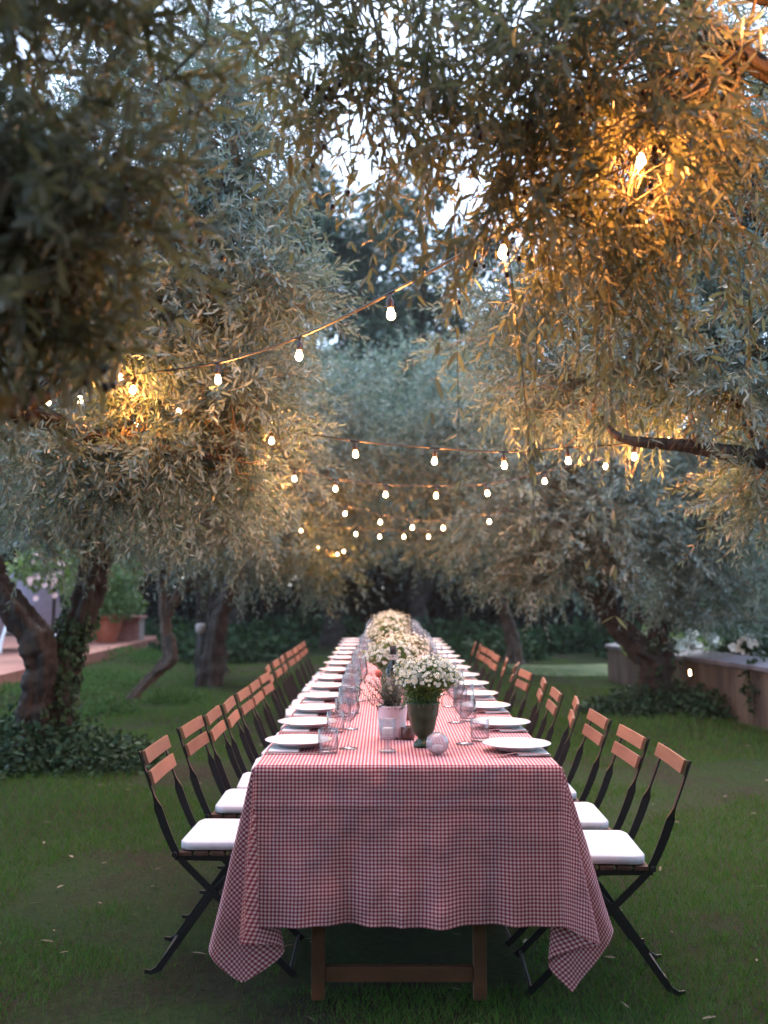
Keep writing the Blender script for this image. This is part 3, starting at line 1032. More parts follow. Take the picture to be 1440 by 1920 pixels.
# ---- right near: crown hung with ripe olives over the table end, lit by the string lights
t2 = mk_tree('olive crown hung with ripe fruit across the top right, warm lit by the nearest bulbs', (2.6, 2.4, 0))
trunk_part(t2, [(2.6, 2.4, -.1), (2.5, 2.4, .9), (2.2, 2.4, 1.8), (1.75, 2.5, 2.5), (1.15, 2.6, 2.85), (.6, 2.7, 3.1), (.1, 2.8, 3.2)], [.24, .19, .15, .10, .05, .035, .02], M['bark_pale'])
trunk_part(t2, [(1.75, 2.5, 2.5), (1.3, 2.6, 2.55), (.95, 2.65, 2.75), (.7, 2.6, 3.0)], [.06, .035, .022, .012], M['bark_pale'], name='limb')
olive_crown(t2, [bl(560, 60, 2.3, .22, .3, .18, 16), bl(680, 170, 2.4, .22, .3, .16, 18), bl(850, 120, 2.4, .28, .3, .22, 21),
                 bl(1000, 200, 2.5, .28, .3, .25, 27), bl(1130, 120, 2.5, .28, .3, .22, 24), bl(1050, 360, 2.6, .22, .25, .18, 24),
                 bl(900, 330, 2.6, .18, .25, .14, 12), bl(1180, 380, 2.8, .24, .25, .22, 22), bl(1300, 300, 2.9, .22, .25, .28, 22),
                 bl(690, 300, 2.5, .11, .2, .12, 7), bl(900, 500, 2.5, .09, .15, .10, 6), bl(1080, 520, 2.9, .16, .2, .18, 13),
                 bl(1150, 640, 3.0, .12, .15, .14, 7), bl(1400, 520, 3.2, .18, .25, .35, 13), bl(1430, 180, 2.8, .12, .25, .3, 8),
                 bl(1000, -120, 2.3, .6, .6, .25, 16), bl(1300, -100, 2.5, .4, .5, .2, 8)],
            [(1.75, 2.5, 2.5), (1.15, 2.6, 2.85), (.6, 2.7, 3.1), (.1, 2.8, 3.2), (1.3, 2.6, 2.55), (.95, 2.65, 2.75), (.7, 2.6, 3.0), (-.2, 2.7, 3.2)],
            ns=4, twigL=.25, pairs=9, leaf=.050, lod='near', mats=[M['olive_leaf_near'], M['twig']], dens=.78, singles=300, olives=260, droop=(.1, .65), width=1.0)

def hanging_twigs(root, spots, n, L0, L1):
    org_ = np.array(root.location)
    C = np.array([tuple(at(*q)) for q in spots])
    k = rng.integers(0, len(C), n)
    p0 = C[k] + rng.normal(0, .13, (n, 3))
    d = norm(rng.normal(0, .45, (n, 3)) + np.array([0, 0, -.35]))
    L = rng.uniform(L0, L1, n); dr = rng.uniform(.4, .9, n)
    fo = Foliage(); fo.twigs(p0 - org_, d, L, dr, .0021, 6)
    P, Dd, N, ll = spray_leaves(p0, d, L, 10, dr, .05, spread=38, start=.35)
    kp = clear_of_bulbs(P)
    fo.leaves(P[kp] - org_, Dd[kp], N[kp], ll[kp], 'near', 0)
    fo.build('hanging_twigs', [M['olive_leaf_near'], M['twig']], root)['kind'] = 'stuff'
hanging_twigs(t2, [(1000, 150, 2.6), (1100, 250, 2.65), (1080, 380, 2.7), (1180, 330, 2.8), (950, 300, 2.6), (1120, 450, 2.85), (820, 180, 2.5), (1300, 300, 2.9)], 75, .30, .60)

broad_foliage(t2, [((1.9, .5, 3.3), (1.3, 1.6, .6), 2.2), ((.7, 0, 3.7), (1.1, 1.4, .5), 2)], 2300, .12, [M['olive_leaf_near']], 'far', 'crown', 1.2, cull=False)  # more unseen leaves added overhead to darken the foreground

# ---- left, mid distance (off-frame trunk with an orange lit limb)
t3 = mk_tree('grey green olive crown left of centre above the lit limb at the left edge', (-2.6, 4.6, 0))
trunk_part(t3, [(-2.75, 4.5, -.1), (-2.7, 4.5, .9), (-2.3, 4.6, 1.9), (-1.9, 4.75, 2.12), (-1.45, 4.9, 2.4), (-1.0, 5.1, 3.0), (-.8, 5.3, 3.6)], [.25, .2, .16, .085, .05, .03, .015], M['bark_pale'])
trunk_part(t3, [(-2.3, 4.6, 1.9), (-2.2, 5.0, 2.7), (-1.8, 5.3, 3.4), (-1.5, 5.5, 4.2), (-1.2, 5.8, 5.0)], [.12, .09, .06, .04, .02], M['bark_pale'], name='limb')
trunk_part(t3, [(-2.7, 4.5, 1.3), (-2.1, 4.9, 2.15), (-1.3, 5.0, 2.02), (-.75, 5.1, 1.95)], [.1, .07, .03, .012], M['bark_pale'], name='limb')
olive_crown(t3, [bl(330, 120, 5.6, .5, .6, .5, 30), bl(420, 260, 5.6, .42, .6, .4, 32), bl(300, 330, 5.4, .5, .6, .4, 36), bl(470, 420, 5.4, .33, .5, .32, 26),
                 bl(330, 530, 5.2, .42, .5, .32, 40), bl(480, 580, 5.2, .30, .4, .25, 26), bl(200, 620, 5.0, .42, .5, .3, 40), bl(400, 720, 5.2, .35, .5, .22, 34),
                 bl(120, 450, 5.2, .5, .5, .5, 36), bl(100, 250, 5.4, .5, .5, .5, 34), bl(270, 820, 5.2, .38, .4, .22, 32), bl(110, 850, 5.0, .35, .4, .18, 22),
                 bl(450, 860, 5.6, .26, .35, .2, 20), bl(600, 570, 5.8, .16, .3, .18, 8), bl(250, 930, 5.4, .3, .3, .13, 14), bl(500, 100, 6.2, .35, .5, .5, 14)],
            [(-1.9, 4.75, 2.12), (-1.45, 4.9, 2.4), (-1.0, 5.1, 3.0), (-.8, 5.3, 3.6), (-2.2, 5.0, 2.7), (-1.8, 5.3, 3.4), (-1.5, 5.5, 4.2), (-1.2, 5.8, 5.0), (-1.3, 5.0, 2.02), (-.75, 5.1, 1.95)],
            ns=8, twigL=.34, pairs=12, leaf=.055, branch_r=.008)

# ---- left: the ivy grown double trunk
gA = at(95, 1420, 7.9); gA = Vector((gA.x, 7.9, 0))
t4 = mk_tree('forked olive with two dark ivy grown trunks at the left edge', gA)
P_ = lambda px, py, D: tuple(at(px, py, D))
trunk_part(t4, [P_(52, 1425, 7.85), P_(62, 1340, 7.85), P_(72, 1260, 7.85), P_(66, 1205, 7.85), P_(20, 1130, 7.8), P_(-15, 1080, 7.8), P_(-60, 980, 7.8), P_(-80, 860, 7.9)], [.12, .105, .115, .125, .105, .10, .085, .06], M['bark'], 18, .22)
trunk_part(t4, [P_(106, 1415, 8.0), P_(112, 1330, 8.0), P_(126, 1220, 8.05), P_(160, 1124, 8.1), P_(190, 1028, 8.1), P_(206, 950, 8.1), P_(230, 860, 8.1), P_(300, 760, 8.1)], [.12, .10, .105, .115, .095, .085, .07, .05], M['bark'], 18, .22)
trunk_part(t4, [P_(205, 950, 8.1), P_(270, 900, 8.0), P_(350, 860, 7.8), P_(420, 850, 7.6)], [.07, .05, .03, .015], M['bark'], name='limb')
olive_crown(t4, [bl(90, 900, 7.6, .6, .6, .32, 40), bl(260, 960, 7.6, .5, .5, .25, 34), bl(400, 960, 7.6, .4, .5, .28, 34), bl(330, 830, 7.8, .6, .6, .4, 44),
                 bl(500, 800, 8.2, .45, .5, .4, 36), bl(130, 760, 7.8, .7, .6, .5, 40), bl(430, 640, 8.2, .6, .6, .5, 40), bl(560, 690, 8.6, .35, .5, .4, 20),
                 bl(30, 620, 8, .7, .6, .7, 34), bl(470, 980, 7.8, .25, .3, .18, 12), bl(550, 880, 8.6, .32, .4, .3, 20), bl(250, 560, 8.2, .7, .6, .6, 40), bl(40, 1010, 7.6, .4, .4, .12, 10)],
            [P_(230, 860, 8.1), P_(300, 760, 8.1), P_(350, 860, 7.8), P_(420, 850, 7.6), P_(-80, 860, 7.9), P_(205, 950, 8.1)],
            ns=8, twigL=.40, pairs=12, leaf=.060, branch_r=.009)
# ivy on the trunks
def trunk_ivy(root, pts, rad, n, leaf=.055, name='ivy'):
    org_ = np.array(root.location)
    pc = np.array([tuple(p) for p in catmull(pts, 10)])
    i = rng.integers(0, len(pc), n)
    u = norm(rng.normal(size=(n, 3)) * np.array([1, 1, .25]))
    r_ = np.interp(i / len(pc), np.linspace(0, 1, len(rad)), rad)[:, None]
    p = pc[i] + u * r_ * rng.uniform(.98, 1.25, (n, 1)) + rng.normal(0, .03, (n, 3)) * np.array([0, 0, 1])
    fo = Foliage()
    fo.leaves(p - org_, norm(rng.normal(0, .5, (n, 3)) + np.array([0, 0, -.8]) + u * .4), norm(u + rng.normal(0, .3, (n, 3))), leaf * rng.uniform(.6, 1.3, n), 'broad', 0)
    o = fo.build(name, [M['ivy_leaf']], root); o['kind'] = 'stuff'
trunk_ivy(t4, [P_(106, 1415, 8.0), P_(112, 1330, 8.0), P_(126, 1220, 8.05), P_(148, 1150, 8.1)], [.13, .11, .11, .12], 1300)
trunk_ivy(t4, [P_(52, 1425, 7.85), P_(62, 1340, 7.85)], [.15, .13], 160)
iv = broad_foliage(None, [((gA.x - .15, 7.75, .05), (.75, .55, .26), 1), ((gA.x + .45, 7.6, .04), (.45, .45, .20), .5), ((gA.x - .7, 8.0, .05), (.6, .6, .30), .6), ((gA.x - .5, 7.2, .0), (.5, .5, .14), .4)], 3600, .048, [M['ivy_leaf']], name='ivy_ground_cover', kind=None)
tag(iv, kind='stuff')

# ---- left: curved slim trunk
gB = on_z(252, 1312)
t5 = mk_tree('slim olive with a curved bare trunk forking left of the table', (gB.x, gB.y, 0))
DB = gB.y
trunk_part(t5, [P_(240, 1325, DB), P_(262, 1292, DB), P_(300, 1255, DB + .1), P_(318, 1230, DB + .1), P_(312, 1190, DB + .1), P_(308, 1140, DB + .1), P_(308, 1080, DB + .1), P_(318, 1010, DB), P_(330, 940, DB)], [.075, .05, .055, .07, .06, .055, .06, .055, .04], M['bark_pale'], 12, .2)
trunk_part(t5, [P_(290, 1262, DB - .05), P_(325, 1235, DB - .05), P_(318, 1190, DB)], [.03, .05, .05], M['bark_pale'], 8, .2, name='limb')
trunk_part(t5, [P_(314, 1150, DB + .1), P_(340, 1108, DB), P_(372, 1085, DB), P_(395, 1062, DB), P_(430, 1040, DB), P_(480, 1000, DB)], [.05, .05, .06, .055, .05, .03], M['bark_pale'], 10, .25, name='limb')
olive_crown(t5, [bl(340, 980, 11.8, .7, .7, .4, 36), bl(480, 960, 11.5, .6, .7, .4, 36), bl(560, 860, 11.8, .7, .7, .5, 40), bl(620, 760, 12, .6, .7, .6, 36), bl(420, 1040, 11.5, .5, .5, .22, 16),
                 bl(540, 1010, 11.8, .45, .5, .28, 22), bl(240, 900, 12, .8, .7, .5, 34), bl(520, 700, 12.2, .6, .7, .7, 30), bl(230, 1010, 12, .7, .6, .25, 22)],
            [P_(330, 940, DB), P_(430, 1040, DB), P_(480, 1000, DB), P_(395, 1062, DB)], ns=8, twigL=.5, pairs=11, leaf=.075, branch_r=.012)

# ---- left: thick dark trunk further back
gC = on_z(403, 1262)
t6 = mk_tree('thick straight dark olive trunk beside the grey path light', (gC.x, gC.y, 0))
DC = gC.y
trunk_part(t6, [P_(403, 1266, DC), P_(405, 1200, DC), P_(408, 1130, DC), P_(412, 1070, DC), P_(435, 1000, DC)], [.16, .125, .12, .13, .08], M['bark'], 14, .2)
trunk_part(t6, [P_(408, 1120, DC), P_(440, 1075, DC), P_(470, 1040, DC)], [.12, .09, .06], M['bark'], 10, .2, name='limb')
trunk_part(t6, [P_(382, 1262, DC + .6), P_(380, 1150, DC + .6), P_(375, 1040, DC + .6)], [.10, .09, .07], M['bark'], 10, .2)
olive_crown(t6, [bl(430, 1000, 15, .9, .8, .45, 34), bl(560, 980, 15, .8, .8, .45, 34), bl(640, 900, 15.5, .8, .8, .6, 36), bl(600, 1060, 15.5, .6, .7, .3, 20), bl(480, 900, 15.5, .9, .8, .6, 26), bl(680, 800, 16, .8, .8, .8, 26)],
            [P_(435, 1000, DC), P_(470, 1040, DC), P_(375, 1040, DC + .6)], ns=8, twigL=.6, pairs=9, leaf=.12, branch_r=.014, lod='far')

# ---- right: crown over the horizontal limb
t7 = mk_tree('olive with a long bare limb reaching in from the right edge above the lights', (2.9, 5.0, 0))
trunk_part(t7, [(2.95, 5.0, -.1), (2.85, 5.0, .8), (2.6, 5.0, 1.6), (2.1, 5.0, 1.9), P_(1440, 865, 5), P_(1300, 838, 5), P_(1180, 826, 5), P_(1140, 800, 5.1), P_(1120, 760, 5.3)], [.25, .2, .15, .09, .048, .034, .022, .014, .008], M['bark_pale'], 12, .1)
trunk_part(t7, [(2.6, 5.0, 1.6), (2.4, 5.2, 2.5), (2.0, 5.4, 3.4), (1.5, 5.6, 4.3), (1.3, 5.8, 5.0)], [.13, .1, .07, .04, .02], M['bark_pale'], 12, .15, name='limb')
trunk_part(t7, [P_(1440, 865, 5), P_(1380, 760, 5.2), P_(1320, 680, 5.3), P_(1200, 600, 5.4)], [.03, .028, .02, .01], M['bark_pale'], 10, .15, name='limb')
olive_crown(t7, [bl(1380, 520, 5.2, .42, .5, .4, 40), bl(1250, 600, 5.2, .4, .5, .32, 40), bl(1380, 700, 5.0, .35, .5, .25, 34), bl(1180, 720, 5.4, .35, .5, .22, 26), bl(1040, 740, 5.8, .35, .5, .2, 20),
                 bl(1300, 400, 5.6, .5, .5, .4, 36), bl(1400, 200, 5.6, .45, .5, .6, 32), bl(1150, 500, 5.8, .4, .5, .35, 24), bl(1420, 900, 5.0, .22, .4, .22, 14), bl(1250, 100, 6.2, .5, .5, .5, 14), bl(880, 640, 6.2, .3, .5, .22, 12), bl(1000, 620, 6.0, .35, .4, .28, 18)],
            [(2.1, 5.0, 1.9), P_(1440, 865, 5), P_(1300, 838, 5), P_(1180, 826, 5), P_(1120, 760, 5.3), (2.4, 5.2, 2.5), (2.0, 5.4, 3.4), (1.5, 5.6, 4.3), (1.3, 5.8, 5.0), P_(1320, 680, 5.3), P_(1200, 600, 5.4)],
            ns=8, twigL=.34, pairs=12, leaf=.055, branch_r=.008)

# ---- right: the stout forked trunk at the wall
gD = on_z(1215, 1325)
DD_ = gD.y
t8 = mk_tree('stout forked olive trunk standing in ivy in front of the garden wall', (gD.x, gD.y, 0))
trunk_part(t8, [P_(1215, 1335, DD_), P_(1222, 1290, DD_), P_(1228, 1250, DD_), P_(1190, 1210, DD_), P_(1150, 1160, DD_), P_(1115, 1120, DD_), P_(1080, 1085, DD_), P_(1090, 1030, DD_), P_(1110, 980, DD_)], [.18, .15, .14, .115, .10, .085, .06, .05, .04], M['bark'], 18, .22)
trunk_part(t8, [P_(1235, 1330, DD_ + .02), P_(1232, 1280, DD_), P_(1238, 1230, DD_), P_(1235, 1180, DD_), P_(1262, 1130, DD_), P_(1275, 1060, DD_), P_(1290, 1000, DD_)], [.15, .15, .13, .09, .06, .05, .04], M['bark'], 16, .22)
trunk_part(t8, [P_(1150, 1160, DD_), P_(1140, 1110, DD_), P_(1125, 1070, DD_), P_(1110, 1010, DD_)], [.08, .07, .055, .03], M['bark'], 10, .2, name='limb')
olive_crown(t8, [bl(1100, 980, 10.4, .7, .7, .4, 44), bl(1250, 980, 10.6, .7, .7, .4, 44), bl(1380, 1000, 10.6, .7, .7, .45, 40), bl(1330, 1130, 11.2, .8, .5, .3, 34), bl(1200, 860, 10.6, .8, .7, .5, 44),
                 bl(1000, 900, 10.6, .6, .6, .4, 34), bl(1020, 1040, 10.6, .5, .5, .32, 30), bl(960, 1090, 10.8, .28, .3, .2, 12), bl(1380, 860, 10.6, .6, .6, .5, 34), bl(1060, 780, 11, .7, .7, .5, 36), bl(940, 780, 11.2, .6, .6, .5, 28),
                 bl(1420, 1110, 10.8, .4, .5, .4, 20), bl(1170, 1060, 10.4, .3, .4, .2, 14), bl(900, 960, 11, .4, .5, .35, 18), bl(1260, 730, 11, .8, .7, .5, 26)],
            [P_(1110, 980, DD_), P_(1290, 1000, DD_), P_(1275, 1060, DD_), P_(1110, 1010, DD_), P_(1090, 1030, DD_)], ns=8, twigL=.48, pairs=11, leaf=.072, branch_r=.011)
trunk_ivy(t8, [P_(1235, 1330, DD_ + .02), P_(1232, 1280, DD_), P_(1238, 1230, DD_), P_(1235, 1180, DD_)], [.2, .19, .16, .12], 300, .06)
iv = broad_foliage(None, [((gD.x + .1, DD_ - .1, .04), (.6, .5, .2), 1), ((gD.x + .65, DD_ - .6, .04), (.55, .6, .22), 1), ((gD.x - .35, DD_ - .4, .0), (.5, .5, .14), .7)], 2600, .055, [M['ivy_leaf']], name='ivy_ground_cover', kind=None)
tag(iv, kind='stuff')

# ---- right: far leaning trunk
gE = on_z(964, 1243)
t9 = mk_tree('leaning reddish olive trunk behind the right row of chairs', (gE.x, gE.y, 0))
DE = gE.y
trunk_part(t9, [P_(966, 1246, DE), P_(962, 1200, DE), P_(945, 1150, DE), P_(922, 1090, DE), P_(905, 1040, DE)], [.14, .10, .10, .085, .06], M['bark_pale'], 12, .2)
trunk_part(t9, [P_(930, 1110, DE), P_(905, 1085, DE), P_(880, 1040, DE)], [.06, .05, .04], M['bark_pale'], 10, .2, name='limb')
olive_crown(t9, [bl(900, 1040, 16.5, .7, .8, .4, 30), bl(820, 980, 16, .8, .8, .5, 34), bl(960, 980, 16, .8, .8, .5, 34), bl(820, 860, 16, .8, .8, .7, 34), bl(930, 860, 16, .9, .8, .7, 30), bl(760, 760, 17, .8, .8, .9, 28), bl(1080, 1080, 17, .8, .6, .4, 20), bl(860, 740, 17, .8, .8, .8, 24)],
            [P_(905, 1040, DE), P_(880, 1040, DE)], ns=8, twigL=.6, pairs=9, leaf=.12, branch_r=.014, lod='far')

for (x, y, lab, bb) in [(-2.3, 13.6, 'olive whose crown closes the view over the far half of the table, from the left',
                         [bl(640, 800, 13, .7, .8, .5, 26), bl(700, 880, 13, .6, .8, .45, 24), bl(560, 920, 13, .7, .8, .5, 26), bl(620, 700, 13, .7, .8, .5, 22), bl(660, 1000, 13.4, .55, .7, .32, 18)]),
                        (3.55, 13.3, 'olive whose crown closes the view over the far half of the table, from the right',
                         [bl(800, 900, 13, .65, .8, .45, 26), bl(860, 800, 13, .7, .8, .5, 26), bl(900, 1000, 13.2, .6, .7, .4, 24), bl(780, 780, 13.4, .6, .8, .45, 20), bl(840, 690, 13.4, .7, .8, .5, 20), bl(800, 1030, 13.6, .5, .7, .3, 14)])]:
    t = mk_tree(lab, (x, y, 0))
    sg_ = 1 if x < 0 else -1
    trunk_part(t, [(x, y, -.1), (x + sg_ * .1, y, .7), (x + sg_ * .35, y, 1.4), (x + sg_ * .9, y, 2.2), (x + sg_ * 1.5, y, 2.9)], [.14, .11, .09, .06, .03], M['bark'], 10, .2)
    olive_crown(t, bb, [(x + sg_ * .35, y, 1.6), (x + sg_ * .9, y, 2.2), (x + sg_ * 1.5, y, 2.9)], ns=8, twigL=.5, pairs=10, leaf=.085, branch_r=.010)

# ---- trees at the far end of the table
far = [(-3.2, 21, 'olive beyond the far end of the table, standing to the left', 520), (-1.1, 22.5, 'dark olive beyond the far end of the table, left of centre', 620),
       (.9, 23, 'dark olive beyond the far end of the table, right of centre', 780), (4.6, 21, 'olive in the gap behind the path on the right', 1080),
       (-6.2, 21.5, 'olive at the back left behind the terracotta pot', 260), (7.3, 20, 'olive behind the garden wall on the right', 1330), (-7.8, 17, 'olive behind the loungers at the far left', 60)]
for (x, y, lab, px) in far:
    t = mk_tree(lab, (x, y, 0), 'olive trees beyond the far end of the table')
    dx = rng.uniform(-.5, .5)
    trunk_part(t, [(x, y, -.1), (x + dx * .4, y, .8), (x + dx * .5, y, 1.5), (x + dx, y, 2.3)], [.22, .17, .15, .10], M['bark'], 10, .2)
    trunk_part(t, [(x + dx * .4, y, .8), (x - dx * .8, y, 1.7), (x - dx * 1.3, y, 2.4)], [.10, .08, .05], M['bark'], 8, .2, name='limb')
    olive_crown(t, [((x, y, 2.3), (1.4, 1, .6), 36), ((x - .7, y, 3.2), (1.1, 1, .8), 30), ((x + .8, y, 3.3), (1.1, 1, .8), 30), ((x, y - .2, 4.2), (1.1, 1, .7), 22)],
                [(x + dx, y, 2.3), (x - dx * 1.3, y, 2.4)], ns=8, twigL=.75, pairs=8, leaf=.15, branch_r=.016, lod='far')

# dark evergreen hedge closing the view
for i, (px, wd) in enumerate([(-60, 3.0), (180, 3.0), (400, 2.6), (560, 2.4), (700, 2.4), (840, 2.4), (1000, 2.6), (1180, 2.8), (1400, 3.2)]):
    D = 26 + (i % 3) * .8
    c = at(px, 1095, D)
    words = ['behind the loungers', 'behind the terracotta pot', 'behind the path light', 'left of the table end', 'straight behind the table end', 'right of the table end', 'behind the leaning trunk', 'behind the pale path', 'beyond the garden wall']
    h_ = thing('hedge_bush', 'tall dark evergreen shrub closing the garden ' + words[i], 'shrub', (c.x, D, 0), 0, 'dark evergreens closing the garden')
    trunk_part(h_, [(c.x, D, -.1), (c.x + .1, D, 1.2), (c.x, D, 2.2)], [.12, .09, .05], M['bark'], 8, .15, name='stem')
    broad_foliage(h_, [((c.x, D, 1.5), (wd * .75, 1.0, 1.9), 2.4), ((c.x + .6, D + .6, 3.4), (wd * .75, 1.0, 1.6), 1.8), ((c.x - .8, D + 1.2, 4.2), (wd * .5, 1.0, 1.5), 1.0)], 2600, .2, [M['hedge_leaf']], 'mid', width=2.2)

for k, (x, y) in enumerate([(-7, -6), (-3.5, -7.5), (0, -8.2), (3.5, -7.5), (7, -6)]):  # unseen shrubs added to cut low light from behind
    h_ = thing('hedge_bush', 'tall unseen evergreen shrub added behind the camera to block low light, ' + ['farthest left', 'left of centre', 'in the middle', 'right of centre', 'farthest right'][k], 'shrub', (x, y, 0), 0, 'added light-blocking evergreens behind the camera')
    trunk_part(h_, [(x, y, -.1), (x + .1, y, 1.2), (x, y, 2.2)], [.12, .09, .05], M['bark'], 8, .15, name='stem')
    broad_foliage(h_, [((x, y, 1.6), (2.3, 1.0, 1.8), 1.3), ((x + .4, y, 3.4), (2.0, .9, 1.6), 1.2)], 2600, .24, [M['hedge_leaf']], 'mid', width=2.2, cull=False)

# low green undergrowth in front of the hedge
ug = []
for px in range(-40, 1500, 60):
    D = 19.5 + 2.0 * math.sin(px * .013) + rng.uniform(-.6, .6)
    if 520 < px < 900: D += 3
    if px < 340: D += 4
    c = at(px, 1100, D)
    ug.append(((c.x, D, .12), (1.0, .8, .42 * rng.uniform(.7, 1.3)), 1))
u_ = broad_foliage(None, ug, 650, .12, [M['shrub_leaf']], name='undergrowth', kind=None, width=1.2)
tag(u_, kind='stuff')

# planting on the mound before the terrace
mnd = []
for (px, py, D, r_) in [(230, 1235, 14.5, .8), (180, 1270, 13, .7), (130, 1290, 12.2, .5), (200, 1310, 11.8, .35), (20, 1300, 10.2, .7), (60, 1330, 9.6, .5), (330, 1290, 12.4, .35)]:
    g_ = on_z(px, py, .15)
    mnd.append(((g_.x, g_.y, gh(g_.x, g_.y) + .02), (r_, r_ * .9, .13), r_ * 1.2))
u_ = broad_foliage(None, mnd, 2600, .060, [M['mound_leaf']], 'mid', name='mound_planting', kind=None, down=-.5)
tag(u_, kind='stuff')

# flowering shrubs
def flower_bush(name, lab, cat, blobs, n_per, leaf, leafmat, fl, flmat, flr, group=None):
    c0 = blobs[0][0]
    r = thing(name, lab, cat, (c0[0], c0[1], 0.0), 0, group)
    MB().tube([(0, 0, 0), (.03, 0, c0[2])], .025, 6).build('stem', M['bark'], r)
    broad_foliage(r, blobs, n_per, leaf, [leafmat], 'broad', 'foliage', 1.0)
    mb = MB()
    for k in range(6):
        a = k * math.pi / 3
        mb.add([(0, 0, 0), (flr * math.cos(a - .45), flr * math.sin(a - .45), flr * .25), (flr * 1.15 * math.cos(a), flr * 1.15 * math.sin(a), flr * .2), (flr * math.cos(a + .45), flr * math.sin(a + .45), flr * .25)], [(0, 1, 2), (0, 2, 3)])
    me = mb.mesh('blossom', flmat)
    for (p, s_) in fl:
        mt = Matrix.Translation(Vector(p) - Vector(r.location)) @ Matrix.Rotation(R(65) + rng.uniform(-.5, .5), 4, 'X') @ Matrix.Rotation(rng.uniform(0, 6), 4, 'Z') @ Matrix.Scale(s_, 4)
        link('blossom', me, r, mt)
    return r
def fl_at(lst, D, per=4, sp=.05):
    out = []
    for (px, py) in lst:
        c = at(px, py, D)
        for _ in range(per):
            out.append((c + Vector(rng.normal(0, sp, 3)), rng.uniform(.8, 1.3)))
    return out
WB = lambda px, py, D, rx, rz, n: (tuple(at(px, py, D)), (rx, .35, rz), n)
flower_bush('flowering_shrub', 'shrub with clusters of white flowers behind the wall, right of the forked trunk', 'shrub',
            [WB(1300, 1225, 12.2, .35, .22, 1), WB(1340, 1240, 12, .3, .2, .8), WB(1225, 1210, 12.8, .35, .2, .6)], 900, .075, M['bright_leaf'],
            fl_at([(x_, y_ - 8) for x_, y_ in [(1288, 1212), (1300, 1225), (1285, 1232), (1323, 1228), (1326, 1240), (1330, 1200), (1337, 1210), (1298, 1218), (1218, 1212), (1266, 1222)]], 11.9), M['petal_white'], .055, 'white flowering shrubs behind the garden wall')
flower_bush('flowering_shrub', 'shrub with white flowers behind the wall at the right edge', 'shrub',
            [WB(1400, 1235, 11.4, .35, .22, 1), WB(1440, 1240, 11, .3, .25, .8)], 900, .075, M['shrub_leaf'],
            fl_at([(1395, 1222), (1404, 1214), (1390, 1242), (1432, 1250), (1440, 1232), (1398, 1228)], 11.1), M['petal_white'], .06, 'white flowering shrubs behind the garden wall')
flower_bush('flowering_shrub', 'pink flowering shrub over the lounger at the far left', 'shrub',
            [WB(100, 1065, 14.5, .45, .35, 1), WB(60, 1070, 14.5, .3, .25, .5)], 500, .08, M['bright_leaf'],
            fl_at([(65, 1080), (70, 1092), (90, 1080), (85, 1092), (105, 1108), (62, 1128), (110, 1072), (120, 1065), (72, 1045)], 14.2, 2, .05), M['petal_pink'], .035)
gS = on_z(1425, 1360)
flower_bush('young_shrub', 'thin stemmed young shrub leaning on the garden wall at the right edge', 'shrub',
            [(tuple(at(1425, 1290, gS.y)), (.16, .2, .3), 1)], 420, .05, M['shrub_leaf'], [], M['petal_white'], .03)

# tall pines far behind, sky showing between them
for i, (px, D, h_, r_) in enumerate([(480, 30, 11, 2.6), (590, 31, 13.5, 2.4), (800, 30, 13, 2.8), (960, 30, 11, 2.6), (250, 28, 12, 3.0), (1150, 30, 11.5, 3.2), (1400, 28, 12.5, 3.4), (30, 27, 12, 3.2), (690, 34, 15.0, 2.6), (745, 32, 11.5, 2.4)]):
    c = at(px, 1095, D)
    words = ['left of the gap over the table', 'bordering the sky gap on its left', 'bordering the sky gap on its right', 'right of the gap over the table', 'behind the left crowns', 'behind the right crowns', 'at the far right', 'at the far left', 'in the middle of the sky gap', 'lowest in the sky gap, behind the third bulb']
    t = thing('pine_tree', 'tall blurred blue green pine ' + words[i], 'tree', (c.x, D, 0), 0, 'tall pines behind the garden')
    trunk_part(t, [(c.x, D, -.1), (c.x + .2, D, 4), (c.x - .1, D, 8), (c.x, D, h_ - 1)], [.25, .2, .15, .06], M['bark'], 8, .1)
    bb = []
    for k in range(20):
        a = rng.uniform(0, 6.28); q = rng.uniform(.15, 1) * r_
        z = h_ * rng.uniform(.2, 1.0)
        q *= 1.15 - .5 * z / h_
        bb.append(((c.x + q * math.cos(a), D + q * math.sin(a) * .6, z), (rng.uniform(.7, 1.3), .9, rng.uniform(.45, .9)), 1))
    broad_foliage(t, bb, 520, .26, [M['pine_leaf']], 'mid', 'crown', 2.0, cull=False)

# unseen olives added behind and beside the camera: big crowns that shut out the low sky there
for k, (x, y, lab) in enumerate([(-2.9, -2.4, 'unseen olive added behind the camera on the left to block light'), (3.0, -2.2, 'unseen olive added behind the camera on the right to block light'),
                  (-6.0, -1.0, 'unseen light-blocking olive added on the far left'), (6.2, -.5, 'unseen light-blocking olive added on the far right'), (0.2, -5.5, 'unseen olive added straight behind the camera to block light')]):
    t = mk_tree(lab, (x, y, 0))
    trunk_part(t, [(x, y, -.1), (x, y, 1.2), (x * .95, y + .2, 2.2), (x * .9, y + .3, 3)], [.24, .2, .14, .06], M['bark'])
    broad_foliage(t, [((x * .95, y + .2, 3.0), (1.9, 1.9, 1.1), 1), ((x, y - 1.2, 1.6), (2.4, .8, 1.7), 1)], 2600, .22, [M['olive_leaf']], 'far', 'crown', 1.3, cull=False)

